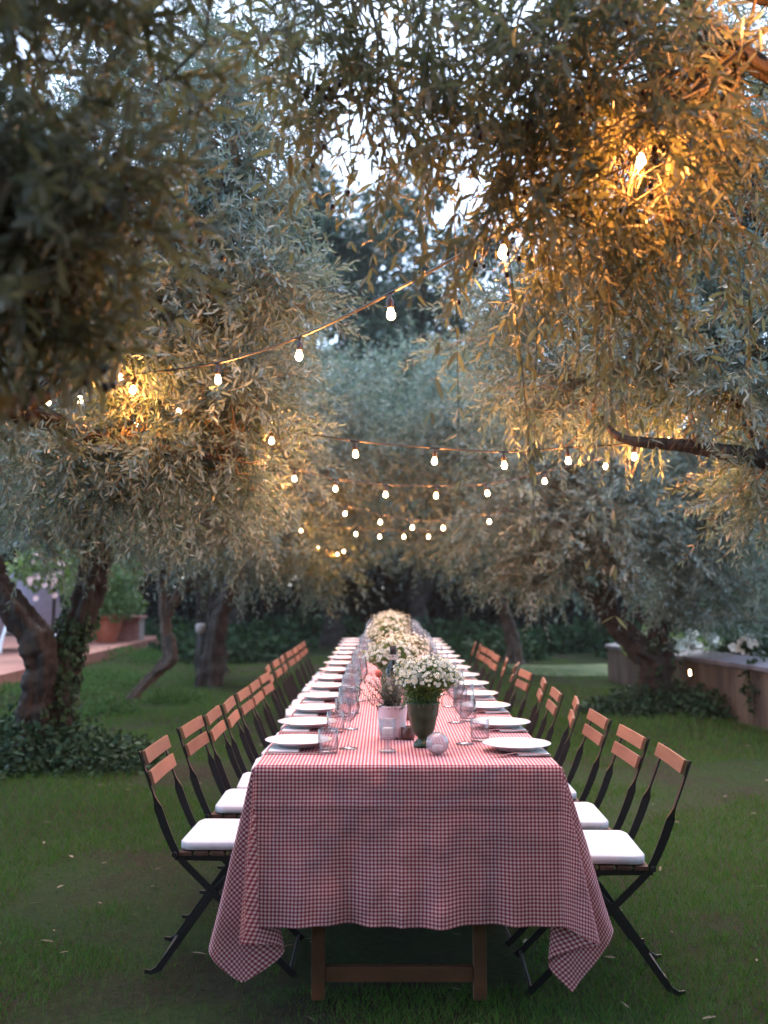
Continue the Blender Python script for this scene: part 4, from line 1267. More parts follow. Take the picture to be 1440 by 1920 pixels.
# evening air
hm = bpy.data.materials.new('evening air'); hm.use_nodes = True
for n_ in list(hm.node_tree.nodes): hm.node_tree.nodes.remove(n_)
ho = hm.node_tree.nodes.new('ShaderNodeOutputMaterial'); hv = hm.node_tree.nodes.new('ShaderNodeVolumePrincipled')
hv.inputs['Density'].default_value = .0006; hv.inputs['Color'].default_value = (.86, .93, 1, 1)
hm.node_tree.links.new(hv.outputs[0], ho.inputs['Volume'])
mbh = MB().box(-34, 34, -12, 46, -1.5, 18.5)
meh = bpy.data.meshes.new('haze'); meh.from_pydata(mbh.v, [], mbh.f); meh.materials.append(hm)
hz = link('haze', meh); hz['kind'] = 'stuff'

# ================================================================== TABLE
TX0, TX1, TY0, TY1, TZ = -.403, .550, 3.267, 10.55, .762
CX = (TX0 + TX1) / 2
table = thing('dining_table', 'long wooden trestle table hidden under the gingham cloth', 'table', (CX, TY0, 0))
for k in range(7):
    MB().box(-.455 + k * .131, -.455 + k * .131 + .128, .02, TY1 - TY0 - .02, .722, .752).build('board', M['table_wood'], table)
for k, y in enumerate([.13, 1.72, 1.98, 3.55, 3.85, 5.35, 5.65, 7.1]):
    for x in (-.285, .235):
        MB().box(x - .021, x + .021, y - .021, y + .021, 0, .70).build('leg', M['table_wood'], table, bevel=.003)
    MB().box(-.262, .212, y - .014, y + .014, .055, .102).build('stretcher', M['table_wood'], table, bevel=.003)
    MB().box(-.40, .36, y - .03, y + .03, .70, .722).build('cross_beam', M['table_wood'], table)

# ------------------------------------------------------------------ tablecloth
def smooth_ctrl(ph, ctrl):
    """Catmull-Rom through (phi, a, b) control points"""
    P = [Vector(c) for c in ctrl]
    i = 0
    while i < len(P) - 2 and ph > P[i + 1][0]: i += 1
    p0, p1, p2, p3 = P[max(i - 1, 0)], P[i], P[i + 1], P[min(i + 2, len(P) - 1)]
    t = (ph - p1[0]) / (p2[0] - p1[0])
    out = []
    for k in (1, 2):
        m1 = (p2[k] - p0[k]) / max(p2[0] - p0[0], 1e-6) * (p2[0] - p1[0]) * .8
        m2 = (p3[k] - p1[k]) / max(p3[0] - p1[0], 1e-6) * (p2[0] - p1[0]) * .8
        h = (2 * t ** 3 - 3 * t ** 2 + 1) * p1[k] + (t ** 3 - 2 * t ** 2 + t) * m1 + (-2 * t ** 3 + 3 * t ** 2) * p2[k] + (t ** 3 - t ** 2) * m2
        out.append(h)
    return out

def make_cloth():
    V, UV, Fc = [], [], []
    DROP = .492
    def grid(fn, nu, nv, flip=False):
        o = len(V)
        for j in range(nv + 1):
            for i in range(nu + 1):
                p, uv = fn(i / nu, j / nv)
                V.append(p); UV.append(uv)
        for j in range(nv):
            for i in range(nu):
                q = (o + j * (nu + 1) + i, o + j * (nu + 1) + i + 1, o + (j + 1) * (nu + 1) + i + 1, o + (j + 1) * (nu + 1) + i)
                Fc.append(q[::-1] if flip else q)
    def top(u, v):
        x = TX0 + (TX1 - TX0) * u
        y = TY0 + (TY1 - TY0) * v
        e = min(x - TX0, TX1 - x, y - TY0, TY1 - y)
        z = TZ + .0012 * mnoise.noise(Vector((x * 9, y * 4, 0))) * min(1, max(0, e) / .05)
        return (x, y, z), (x, y)
    grid(top, 40, 240)
    def edge_off(s):                      # cloth bends over the rim of the table
        return .010 * (1 - math.exp(-s / .010))
    def rim(s):
        return TZ - s + .004 * (1 - math.exp(-s / .006))
    def wavex(u):
        return (.55 * math.sin(u * 2 * math.pi * 2.1 + .6) + .35 * math.sin(u * 2 * math.pi * 4.7 + 2) + .25 * math.sin(u * 2 * math.pi * 8.3 + 1))
    def front(u, v):
        x = TX0 + (TX1 - TX0) * u
        s = v * DROP
        win = min(1, u / .18) * min(1, (1 - u) / .18)
        win = win * win * (3 - 2 * win)
        k = (s / DROP)
        y = TY0 - edge_off(s) - s * math.tan(R(1.5)) - .030 * k * k * wavex(u) * win - .004 * mnoise.noise(Vector((u * 5, v * 3, 7))) * win - .0022 * mnoise.noise(Vector((u * 17, v * 9, 2))) * win - .008 * k * math.exp(-((x - .055) / .010) ** 2)
        y -= .0045 * math.exp(-((s - .125) / .006) ** 2)          # ironed crease
        z = rim(s) - .004 * k * mnoise.noise(Vector((u * 6, 0, 0)))
        return (x + .004 * k * mnoise.noise(Vector((u * 9, v * 2, 1))), y, z), (x, TY0 - s)
    grid(front, 90, 46, True)
    def back(u, v):
        x = TX0 + (TX1 - TX0) * u; s = v * DROP; k = s / DROP
        return (x, TY1 + edge_off(s) + .014 * k * wavex(u) * min(1, u / .15, (1 - u) / .15), rim(s)), (x, TY1 + s)
    grid(back, 40, 16)
    def side(sx):
        def fn(u, v):
            y = TY0 + (TY1 - TY0) * u; s = v * DROP; k = s / DROP
            wn_ = min(1, (y - TY0) / .25, (TY1 - y) / .25)
            a0 = 1.0
            off = edge_off(s) + s * math.tan(R(a0)) * (1 - wn_) - .030 * min(1, s / .25) * wn_ + .008 * k * math.sin(y * 9.3) * wn_
            x = (TX1 + off) if sx > 0 else (TX0 - off)
            return (x, y, rim(s)), ((TX1 + s) if sx > 0 else (TX0 - s), y)
        return fn
    grid(side(1), 220, 14, True)
    grid(side(-1), 220, 14)
    R_ctrl = [(0, 0, 1.5), (10, 5.0, 4.5), (19, 10.0, 7.5), (23, 10.4, 6.0), (28, 5.0, 1.0), (35, -4.0, -2.0), (39, -3.5, -2.2), (46, 3.0, .5), (57, 11.5, 1.0), (67, 17.0, -1.0), (72, 16.0, -5.0), (81, 8, -6), (90, 1, 0)]
    L_ctrl = [(0, 0, 1.5), (7, 2.0, 4.0), (14, 3.8, 7.0), (18, 3.0, 5.5), (23, -3.0, 1.0), (30, -9.5, -1.5), (34, -9.5, -2.0), (45, 2.5, 0.5), (55, 11.0, 1.5), (60, 12.8, .0), (66, 11, -5), (77, 4, -8), (90, 1, 0)]
    def corner(cx, cy, sx, sy, ctrl, tipr):
        nphi, nr = 80, 46
        o = len(V)
        for i in range(nphi + 1):
            ph = 90 * i / nphi
            a, b = smooth_ctrl(ph, ctrl)
            d = Vector((math.tan(R(a)) * sx, -math.tan(R(b)) * sy, -1)).normalized()
            rmax = DROP / math.cos(R(ph)) if ph <= 45 else DROP / math.sin(R(ph))
            rmax = (rmax ** -22 + tipr ** -22) ** (-1 / 22) * (1 + .035 * math.exp(-((ph - 16) / 9) ** 2))
            # rim offset blends from the front side to the flank
            ox = math.sin(R(ph)) * sx; oy = -math.cos(R(ph)) * sy
            for j in range(nr + 1):
                r = rmax * j / nr
                p = Vector((cx, cy, TZ)) + d * r + Vector((ox, oy, 0)) * edge_off(r)
                p.z += .004 * (1 - math.exp(-r / .006))
                amp = min(1, r / .3)
                p.y += .012 * amp * amp * mnoise.noise(Vector((ph * .09, r * 3, cx))) * math.sin(R(ph) * 2)
                p.x += .008 * amp * amp * mnoise.noise(Vector((ph * .12, r * 4, cx + 5))) * math.sin(R(ph) * 2)
                if p.z < .012: p.z = .012
                V.append(tuple(p))
                UV.append((cx + sx * r * math.sin(R(ph)), cy - sy * r * math.cos(R(ph))))
        for i in range(nphi):
            for j in range(nr):
                q = (o + i * (nr + 1) + j, o + (i + 1) * (nr + 1) + j, o + (i + 1) * (nr + 1) + j + 1, o + i * (nr + 1) + j + 1)
                Fc.append(q if sx * sy < 0 else q[::-1])
    corner(TX1, TY0, 1, 1, R_ctrl, 9)
    corner(TX0, TY0, -1, 1, L_ctrl, .675)
    corner(TX1, TY1, 1, -1, R_ctrl, 9)
    corner(TX0, TY1, -1, -1, L_ctrl, 9)
    me = bpy.data.meshes.new('tablecloth')
    me.from_pydata(V, [], Fc)
    uvl = me.uv_layers.new(name='cloth')
    li = np.zeros(len(me.loops), np.int32)
    me.loops.foreach_get('vertex_index', li)
    uvl.data.foreach_set('uv', np.array(UV, np.float32)[li].ravel())
    me.materials.append(M['gingham'])
    bm = bmesh.new(); bm.from_mesh(me)
    bmesh.ops.remove_doubles(bm, verts=bm.verts, dist=.0004)
    bm.to_mesh(me); bm.free()
    me.polygons.foreach_set('use_smooth', [True] * len(me.polygons))
    me.update()
    o = link('tablecloth', me)
    tag(o, 'red and white gingham cloth draped over the long table with folded corners', 'tablecloth')
make_cloth()

# ------------------------------------------------------------------ chairs
def make_chair():
    """local x points away from the table, the origin is on the ground under the seat"""
    r = thing('folding_chair', 'x', 'chair')
    for s_ in (-1, 1):
        y = s_ * .178
        MB().bar([(.312, .752, .003, .0095), (.280, .66, .003, .0095), (.258, .602, .003, .009), (.252, .585, .006, .006), (.244, .56, .014, .003),
                  (.222, .50, .014, .003), (.198, .445, .013, .003), (.178, .405, .012, .003), (.150, .372, .011, .003), (-.04, .187, .011, .003), (-.215, .012, .011, .003), (-.232, 0, .011, .003)], y).build('back_bar', M['iron'], r)
        y2 = s_ * .163
        MB().bar([(-.125, .398, .010, .003), (.06, .255, .011, .003), (.235, .014, .011, .003), (.268, .004, .008, .004), (.285, .006, .006, .004)] if False else
                 [(-.125, .392, .010, .003), (-.04, .372, .010, .003), (.065, .255, .011, .003), (.235, .018, .011, .003), (.262, .004, .008, .004), (.285, .008, .006, .004)], y2).build('leg', M['iron'], r)
        MB().bar([(-.15, .386, .010, .003), (.185, .392, .010, .003)], s_ * .170).build('seat_rail', M['iron'], r)
        mb = MB(); mb.tube([(.183, s_ * .165, .405), (.183, s_ * .196, .405)], .009, 8)
        mb.build('bolt', M['iron'], r)
    MB().tube([(-.215, -.176, .014), (-.215, .176, .014)], .006, 8).build('foot_rod', M['iron'], r)
    MB().tube([(.240, -.161, .016), (.240, .161, .016)], .006, 8).build('foot_rod', M['iron'], r)
    for k in range(6):
        x = -.155 + k * .056
        MB().box(x, x + .046, -.182, .182, .398, .412).build('seat_slat', M['seat_wood'], r, bevel=.002)
    for (xc, zc) in ((.298, .729), (.276, .660)):
        nvec = Vector((.95, 0, -.32)).normalized(); up = Vector((.32, 0, .95)).normalized()
        vs, fs = [], []
        ny = 8
        for i in range(ny + 1):
            y = -.186 + .372 * i / ny
            bow = .010 * (1 - (2 * i / ny - 1) ** 2)
            for (a, b) in ((-.016, -.024), (-.004, -.024), (-.004, .024), (-.016, .024)):
                p = Vector((xc, y, zc)) + nvec * (a + bow * .5) + up * b
                vs.append(p)
        for i in range(ny):
            for k in range(4):
                fs.append((i * 4 + k, i * 4 + (k + 1) % 4, (i + 1) * 4 + (k + 1) % 4, (i + 1) * 4 + k))
        fs += [(0, 1, 2, 3), tuple(ny * 4 + k for k in (3, 2, 1, 0))]
        MB().add(vs, fs).build('back_slat', M['wood'], r, bevel=.002)
    return r

def cushion_mesh():
    mb = MB()
    n = 12
    X0, X1, Y = -.155, .165, .183
    def shp(u, v, sgn):
        x = X0 + (X1 - X0) * u
        y = (-Y + 2 * Y * v) * (1 - .05 * (1 - u))
        e = min(u, 1 - u, v, 1 - v)
        h = (1 - (1 - min(1, e / .10)) ** 2.4)
        # round the corners in plan
        k = max(0, .07 - u) + max(0, u - .93); m = max(0, .07 - v) + max(0, v - .93)
        if k > 0 and m > 0:
            x += (-1 if u > .5 else 1) * .012 * (m / .07) ; y += (-1 if v > .5 else 1) * .012 * (k / .07)
        return (x, y, .436 + sgn * (.011 + .007 * h) + (.004 * math.sin(u * 3.1) * math.sin(v * 3.1) if sgn > 0 else 0))
    ts = [0, .02, .05, .1, .2, .35, .5, .65, .8, .9, .95, .98, 1]
    vs, fs = [], []
    m = len(ts)
    for sg in (1, -1):
        for v in ts:
            for u in ts:
                vs.append(shp(u, v, sg))
    for s_ in (0, 1):
        o = s_ * m * m
        for j in range(m - 1):
            for i in range(m - 1):
                q = (o + j * m + i, o + j * m + i + 1, o + (j + 1) * m + i + 1, o + (j + 1) * m + i)
                fs.append(q if s_ == 0 else q[::-1])
    ring = [i for i in range(m)] + [j * m + m - 1 for j in range(1, m)] + [(m - 1) * m + i for i in range(m - 2, -1, -1)] + [j * m for j in range(m - 2, 0, -1)]
    for a in range(len(ring)):
        b = (a + 1) % len(ring)
        fs.append((ring[a], ring[a] + m * m, ring[b] + m * m, ring[b]))
    mb.add(vs, fs)
    return mb.mesh('seat_cushion', M['cushion'], True)
CUSH = cushion_mesh()

ORD = ['nearest', 'second', 'third', 'fourth', 'fifth', 'sixth', 'seventh', 'eighth', 'ninth', 'tenth', 'eleventh', 'twelfth', 'thirteenth', 'farthest']
def nth(i, side, what):
    pos = {0: 'nearest', 13: 'farthest'}.get(i, ORD[i] + ' from the camera')
    return '%s, %s on the %s side' % (what, pos, side)

# (side, near edge depth, x of the top near corner)
RD = [3.415, 3.89, 4.42, 5.02, 5.45, 6.07, 6.65, 7.35, 7.80, 8.22, 8.70, 9.15, 9.62, 10.05]
RX = [1.009, .991, .969, .978, .952, .98, .956, .984, .96, .93, .94, .93, .93, .92]
LD = [3.59, 4.16, 4.56, 4.98, 5.44, 5.89, 6.40, 7.05, 7.60, 8.05, 8.60, 9.10, 9.60, 10.05]
LX = [-.845, -.825, -.80, -.79, -.785, -.78, -.78, -.83, -.835, -.83, -.83, -.82, -.82, -.82]
proto = make_chair()
used = False
for side, DS, XS in (('right', RD, RX), ('left', LD, LX)):
    sg = 1 if side == 'right' else -1
    for i in range(14):
        c = copy_tree(proto)
        yaw = [(-2, 0), (1, 2), (0, -1), (-9, -2), (-3, 1), (-7, 0), (3, 2), (-12, -4), (-8, 0), (1, -3), (1, 2), (2, 0), (-6, 1), (-6, 0)][i][0 if side == 'right' else 1]
        cx = XS[i] - sg * .31
        c.location = (cx, DS[i] + .182, 0)
        c.rotation_euler = (0, 0, (0 if sg > 0 else math.pi) + R(yaw) * sg)
        w = 'black iron and wood folding chair'
        if side == 'right' and i == 0:
            w = 'folding chair with only its upper back slat'
            bs = [k for k in CHILD[c.name] if k.name.startswith('back_slat')]
            bpy.data.objects.remove(bs[1])
            CHILD[c.name] = [k for k in CHILD[c.name] if k is not bs[1]]
        if (side, i) in (('left', 5), ('left', 7)):
            w = 'folding chair with paler back slats'
        tag(c, nth(i, side, w), 'chair', 'folding chairs along the table')
        q = bpy.data.objects.new('seat_cushion', CUSH); COL.objects.link(q)
        q.location = (cx, DS[i] + .182, -.0065)
        q.rotation_euler = (0, 0, c.rotation_euler[2] + R(rng.uniform(-2.5, 2.5)))
        tag(q, nth(i, side, 'white canvas seat cushion'), 'cushion', 'white seat cushions on the folding chairs')
for k in CHILD[proto.name]:
    bpy.data.objects.remove(k)
bpy.data.objects.remove(proto)

# ------------------------------------------------------------------ place settings
def once(name, mb, mat, smooth=True):
    return mb.mesh(name, mat, smooth)
mb = MB(); mb.lathe([(0, .004), (.060, .004), (.068, .008), (.078, .0125), (.098, .018), (.116, .0225), (.1175, .0215), (.1165, .0195), (.097, .014), (.080, .008), (.070, 0), (.062, 0), (.060, .0015), (0, .0015)], 40)
PLATE = once('plate', mb, M['china'])
mb = MB()
H = .212
mb.lathe([(0, 0), (.032, 0), (.033, .0012), (.020, .003), (.006, .006), (.0034, .012), (.003, .06), (.0036, .082), (.010, .090), (.026, .108), (.0395, .132), (.041, .141), (.037, .165), (.0315, H - .001), (.0308, H),
          (.0303, H - .001), (.036, .165), (.0398, .141), (.0385, .133), (.025, .110), (.009, .093), (0, .0905)], 24)
WINE = once('wine_glass', mb, M['glass'])
mb = MB()
mb.lathe([(0, 0), (.0325, 0), (.034, .002), (.0345, .04), (.0345, .0785), (.0338, .079), (.0331, .0785), (.0328, .04), (.0315, .012), (.028, .010), (0, .010)], 24)
TUMB = once('tumbler', mb, M['glass'])
def napkin_mesh():
    mb = MB()
    mb.box(-.052, .052, -.112, .112, 0, .0028)
    mb.box(-.051, .050, -.110, .111, .003, .0052)
    return mb.mesh('napkin', M['napkin'], False)
NAP = napkin_mesh()
def cut_mesh(kind):
    mb = MB()
    def strip(pts):
        vs, fs = [], []
        for (x, w, z) in pts:
            vs += [(x, -w, z), (x, w, z), (x, w, z + .0018), (x, -w, z + .0018)]
        n = len(pts)
        for i in range(n - 1):
            for k in range(4):
                fs.append((4 * i + k, 4 * i + (k + 1) % 4, 4 * i + 4 + (k + 1) % 4, 4 * i + 4 + k))
        fs += [(0, 1, 2, 3), tuple(4 * (n - 1) + k for k in (3, 2, 1, 0))]
        mb.add(vs, fs)
    if kind == 'knife':
        strip([(-.10, .007, .001), (-.09, .009, .001), (-.02, .0065, .001), (.0, .005, .001), (.01, .0085, .001), (.08, .0095, .001), (.105, .004, .001)])
    else:
        strip([(-.10, .006, .001), (-.085, .010, .002), (-.03, .0045, .006), (.02, .003, .008), (.045, .006, .004), (.055, .012, .002), (.068, .012, .002)])
        for t in (-.0095, -.0032, .0032, .0095):
            vs = [(.067, t - .0015, .002), (.067, t + .0015, .002), (.105, t + .001, .007), (.105, t - .001, .007), (.067, t - .0015, .0038), (.067, t + .0015, .0038), (.105, t + .001, .0085), (.105, t - .001, .0085)]
            mb.add(vs, [(0, 1, 2, 3), (7, 6, 5, 4), (0, 4, 5, 1), (1, 5, 6, 2), (2, 6, 7, 3), (3, 7, 4, 0)])
    return mb.mesh(kind, M['steel'], False)
KNIFE, FORK = cut_mesh('knife'), cut_mesh('fork')
def put(name, me, x, y, z, rz, label, cat, group):
    o = bpy.data.objects.new(name, me); COL.objects.link(o)
    o.location = (x, y, z); o.rotation_euler = (0, 0, rz)
    return tag(o, label, cat, group)
TOP = TZ + .0018
PR = [3.54, 4.09, 4.65, 5.16, 5.68, 6.2, 6.75, 7.27, 7.78, 8.28, 8.78, 9.26, 9.74, 10.2]
PL = [3.62, 4.10, 4.57, 5.06, 5.55, 6.04, 6.58, 7.13, 7.66, 8.18, 8.72, 9.24, 9.74, 10.2]
for side, Y, px0, sg in (('right', PR, .456, 1), ('left', PL, -.300, -1)):
    for i in range(14):
        y = Y[i]; x = px0 + rng.uniform(-.006, .006)
        j = lambda a: rng.uniform(-a, a)
        put('napkin', NAP, px0 + sg * .040, y - .005, TOP, j(.03), nth(i, side, 'folded white napkin under a plate'), 'napkin', 'white napkins under the plates')
        put('plate', PLATE, x, y, TOP + .0055, j(3), nth(i, side, 'round white dinner plate'), 'plate', 'white dinner plates')
        ny, fy = (y - .135, y + .135)
        if side == 'right':
            put('fork', FORK, px0 - .005, ny + .01, TOP + .004, math.pi + j(.06), nth(i, side, 'steel fork beside the plate'), 'fork', 'forks')
            put('knife', KNIFE, px0 + .01, fy, TOP + .0005, math.pi + j(.05), nth(i, side, 'steel knife behind the plate'), 'knife', 'knives')
        else:
            put('knife', KNIFE, px0 + .0, ny - .01, TOP + .0005, j(.05), nth(i, side, 'steel knife beside the plate'), 'knife', 'knives')
            put('fork', FORK, px0 + .005, fy, TOP + .0005, j(.06), nth(i, side, 'steel fork behind the plate'), 'fork', 'forks')
        if side == 'right':
            put('tumbler', TUMB, px0 - .105 + j(.008), y + .215 + j(.01), TOP, 0, nth(i, side, 'low clear water tumbler'), 'tumbler', 'water tumblers')
            put('wine_glass', WINE, px0 - .165 + j(.01), y + .145 + j(.015), TOP, 0, nth(i, side, 'tall clear stemmed wine glass'), 'wine glass', 'wine glasses')
        else:
            put('tumbler', TUMB, px0 + .118 + j(.008), y - .055 - .06 + j(.008), TOP + .0005, 0, nth(i, side, 'low clear water tumbler'), 'tumbler', 'water tumblers')
            put('wine_glass', WINE, px0 + .172 + j(.01), y - .03 + j(.015), TOP, 0, nth(i, side, 'tall clear stemmed wine glass'), 'wine glass', 'wine glasses')

# ------------------------------------------------------------------ centrepieces
def daisy_mesh(seg=9, r=.0085, heart=.34):
    mb = MB()
    for k in range(seg):
        a = 2 * math.pi * k / seg + rng.uniform(-.1, .1)
        da = .27
        zt = rng.uniform(-.1, .25) * r
        mb.add([(0, 0, 0), (r * .75 * math.cos(a - da), r * .75 * math.sin(a - da), .05 * r), (r * math.cos(a), r * math.sin(a), zt), (r * .75 * math.cos(a + da), r * .75 * math.sin(a + da), .05 * r)], [(0, 1, 2), (0, 2, 3)])
    mb.mi = 1
    mb.lathe([(heart * r, .02 * r), (heart * .8 * r, .25 * r), (0.001, .36 * r)], 7)
    me = bpy.data.meshes.new('blossom')
    me.from_pydata(mb.v, [], mb.f)
    me.materials.append(M['petal_white']); me.materials.append(M['yolk'])
    me.polygons.foreach_set('material_index', mb.m)
    me.update()
    return me

def orient(d):
    z = Vector(d).normalized()
    return z.to_track_quat('Z', 'Y').to_matrix().to_4x4()

def dome_points(c, base, rx, rz, n, lo=-.25):
    out = []
    while len(out) < n:
        u = norm(rng.normal(size=3))
        if u[2] < lo: continue
        rad = rng.uniform(.72, 1.04) * (1 + .22 * mnoise.noise(Vector(u * 2.6) + Vector(c) * 7))
        p = Vector(c) + Vector((u[0] * rx * rad, u[1] * rx * rad, u[2] * rz * rad))
        out.append((p, Vector(u)))
    return out

def stems(root, base, pts, r=.0011, name='stems', mat='stem', n=None):
    org = np.array(root.location)
    ps = pts if n is None else [pts[i] for i in rng.choice(len(pts), min(n, len(pts)), False)]
    S = len(ps)
    b = np.array(base) + rng.normal(0, .022, (S, 3)) * np.array([1, 1, 0])
    e = np.array([tuple(p) for p, _ in ps])
    t = np.linspace(0, 1, 5)[None, :, None]
    m = b + (e - b) * np.array([.25, .25, .6])
    c = b[:, None] * (1 - t) ** 2 + 2 * m[:, None] * t * (1 - t) + e[:, None] * t ** 2
    fo = Foliage(); fo.paths(c - org, np.full(5, r), 0, 3)
    return fo, c, org

def bouquet(root, base, c, rx, rz, n, indiv, green=.5, dr=.0085, leafn=900):
    pts = dome_points(c, base, rx, rz, n)
    fo, cc, org = stems(root, base, pts)
    # ferny leaves low among the stems
    k = rng.integers(0, len(pts), leafn)
    tt = rng.uniform(.15, .78, leafn)
    f = tt * 4; i0 = np.clip(f.astype(int), 0, 3); fr = (f - i0)[:, None]
    P = cc[k, i0] * (1 - fr) + cc[k, i0 + 1] * fr
    d = norm(rng.normal(0, .6, (leafn, 3)) + np.array([0, 0, .7]))
    fo2 = fo
    fo2.leaves(P - org, d, rng.normal(size=(leafn, 3)), rng.uniform(.012, .035, leafn), 'mid', 1, .8)
    o = fo2.build('foliage', [M['stem'], M['daisy_leaf']], root); o['kind'] = 'stuff'
    if indiv:
        mes = [daisy_mesh(9, dr), daisy_mesh(10, dr * .9), daisy_mesh(8, dr * 1.08)]
        for q, (p, u) in enumerate(pts):
            d = (u + Vector((0, 0, .5)) + Vector(rng.normal(0, .35, 3)) + Vector((0, -.25, 0)))
            link('blossom', mes[q % 3], root, Matrix.Translation(p - Vector(root.location)) @ orient(d) @ Matrix.Scale(rng.uniform(.75, 1.15), 4))
    else:
        V, T, I = [], [], []
        src = daisy_mesh(6, dr, .18)
        bv = np.array([tuple(v.co) for v in src.vertices]); bt, bi = [], []
        for pgn in src.polygons:
            vv = list(pgn.vertices)
            for a in range(1, len(vv) - 1):
                bt.append((vv[0], vv[a], vv[a + 1])); bi.append(pgn.material_index)
        bt = np.array(bt); off = 0
        for p, u in pts:
            Mx = np.array(orient(u + Vector((0, -.2, .5)) + Vector(rng.normal(0, .35, 3))).to_3x3())
            V.append(bv @ Mx.T * rng.uniform(.8, 1.2) + np.array(p) - org); T.append(bt + off); I.append(bi); off += len(bv)
        me = np_mesh('blossoms', np.concatenate(V), np.concatenate(T), [M['petal_white'], M['yolk']], np.concatenate(I))
        TOT[0] += len(me.polygons)
        o = link('blossoms', me, root); o['kind'] = 'stuff'
    return pts

# green footed goblet vase with chamomile
vz = Vector((.137, 3.63, TOP))
g1 = thing('flower_vase', 'dark green footed ceramic vase full of small white daisies, nearest on the table', 'vase', vz)
mb = MB()
mb.lathe([(0, .0), (.034, .0), (.035, .005), (.031, .014), (.0225, .021), (.0195, .028), (.0215, .033), (.030, .039), (.0375, .050), (.0415, .063), (.0430, .067), (.0460, .085), (.0500, .103), (.0520, .106), (.0530, .110), (.0575, .146), (.0600, .149),
          (.0605, .153), (.0585, .154), (.0555, .146), (.046, .09), (.03, .06), (0, .055)], 36)
mb.build('vase', M['glaze'], g1, True)
MB().lathe([(0, .135), (.053, .135), (.053, .128), (0, .128)], 20).build('soil', M['soil'], g1)
bouquet(g1, vz + Vector((0, 0, .14)), vz + Vector((.016, -.005, .235)), .116, .082, 295, True, leafn=2600, dr=.0076)
bouquet(g1, vz + Vector((0, 0, .14)), vz + Vector((.020, .03, .245)), .118, .075, 320, False, leafn=600, dr=.0075)

# chipped white enamel pot with rosemary
wp = Vector((.030, 3.83, TOP))
g2 = thing('herb_pot', 'chipped white enamel pot of grey rosemary left of the green vase', 'potted plant', wp)
mb = MB()
mb.lathe([(0, 0), (.044, 0), (.047, .003), (.051, .05), (.0565, .112), (.0595, .116), (.060, .120), (.0575, .120), (.054, .112), (.048, .05), (0, .045)], 32)
mb.build('pot', M['enamel'], g2, True)
MB().lathe([(0, .108), (.053, .108), (.053, .100), (0, .100)], 20).build('soil', M['soil'], g2)
S = 46
ang = rng.uniform(0, 2 * math.pi, S)
d0 = norm(np.stack([np.cos(ang) * rng.uniform(.1, .75, S) - .08, np.sin(ang) * rng.uniform(.1, .6, S), np.ones(S)], 1))
p0 = np.array(wp) + np.array([0, 0, .105]) + rng.normal(0, .018, (S, 3)) * np.array([1, 1, 0])
Ls = rng.uniform(.09, .20, S)
fo = Foliage(); fo.twigs(p0 - np.array(wp), d0, Ls, np.full(S, .12), .0012, 4)
P, Dd, N, ll = spray_leaves(p0, d0, Ls, 26, np.full(S, .12), .016, spread=50)
fo.leaves(P - np.array(wp), Dd, N, ll, 'far', 0, .7)
o = fo.build('foliage', [M['rosemary'], M['twig']], g2); o['kind'] = 'stuff'
mb = MB(); mb.lathe([(0, -.014), (.008, -.011), (.0125, -.002), (.012, .006), (.006, .013), (0, .015)], 12, wob=lambda a, z: 1 + .12 * math.sin(a * 3))
link('rose_bud', mb.mesh('rose_bud', M['petal_red'], True), g2, Matrix.Translation((-.050, -.02, .235)))
MB().tube([(0, 0, .10), (-.02, -.01, .17), (-.05, -.02, .225)], .0013, 5).build('rose_stem', M['stem'], g2)
mes = daisy_mesh(6, .006)
for k in range(16):
    a = rng.uniform(0, 6.28)
    link('blossom', mes, g2, Matrix.Translation((-.02 + rng.normal(0, .03), -.03, .15 + rng.uniform(-.03, .08))) @ orient((rng.normal(0, .4), -1, .6)))

# further bouquets down the table
for k, (x, y, rx, rz, zt, lab) in enumerate([(.040, 5.15, .150, .10, .24, 'white daisy bouquet behind the dark bottle, second along the table'),
                                             (.115, 5.85, .150, .10, .24, 'white daisy bouquet right of centre, third along the table'),
                                             (.030, 6.75, .155, .11, .265, 'white daisy bouquet in the middle of the table, fourth along'),
                                             (.060, 8.25, .175, .12, .27, 'white daisy bouquet far down the table, fifth along'),
                                             (.055, 9.7, .160, .11, .25, 'white daisy bouquet at the far end of the table')]):
    base = Vector((x, y, TOP))
    g = thing('flower_pot', lab, 'potted plant', base, 0, 'daisy bouquets down the table')
    mb = MB(); mb.lathe([(0, 0), (.044, 0), (.047, .003), (.058, .115), (.061, .120), (.057, .120), (.05, .06), (0, .055)], 24)
    mb.build('pot', M['enamel'] if k % 2 else M['glaze'], g, True)
    bouquet(g, base + Vector((0, 0, .11)), base + Vector((0, 0, zt - .04)), rx, rz, 470, False, leafn=3200, dr=.0090)
# small broken row of dried herbs and pink snow on the left of bouquet two
def bottle(x, y, h_, lab, mat, r=.036):
    b = thing('bottle', lab, 'bottle', (x, y, TOP))
    mb = MB(); mb.lathe([(0, 0), (r, 0), (r + .001, .004), (r, h_ * .6), (r * .8, h_ * .68), (.0145, h_ * .76), (.0135, h_ * .93), (0, h_ * .93)], 24)
    mb.build('body', mat, b, True)
    mb = MB(); mb.lathe([(0.0142, h_ * .88), (.0155, h_ * .885), (.0155, h_), (0, h_)], 16); mb.build('cap', M['iron'], b, True)
    mb = MB(); mb.lathe([(r + .0015, h_ * .2), (r + .0015, h_ * .52)], 24); mb.f = [f for f in mb.f if len(f) == 4]; mb.m = [0] * len(mb.f)
    mb.build('label', M['paper_label'], b, True)
    mb = MB(); mb.lathe([(.0146, h_ * .78), (.0146, h_ * .86)], 16); mb.f = [f for f in mb.f if len(f) == 4]; mb.m = [0] * len(mb.f)
    mb.build('neck_label', M['paper_label'], b, True)
bottle(.041, 4.62, .292, 'dark wine bottle with a torn label behind the nearest bouquets', M['bottle'])
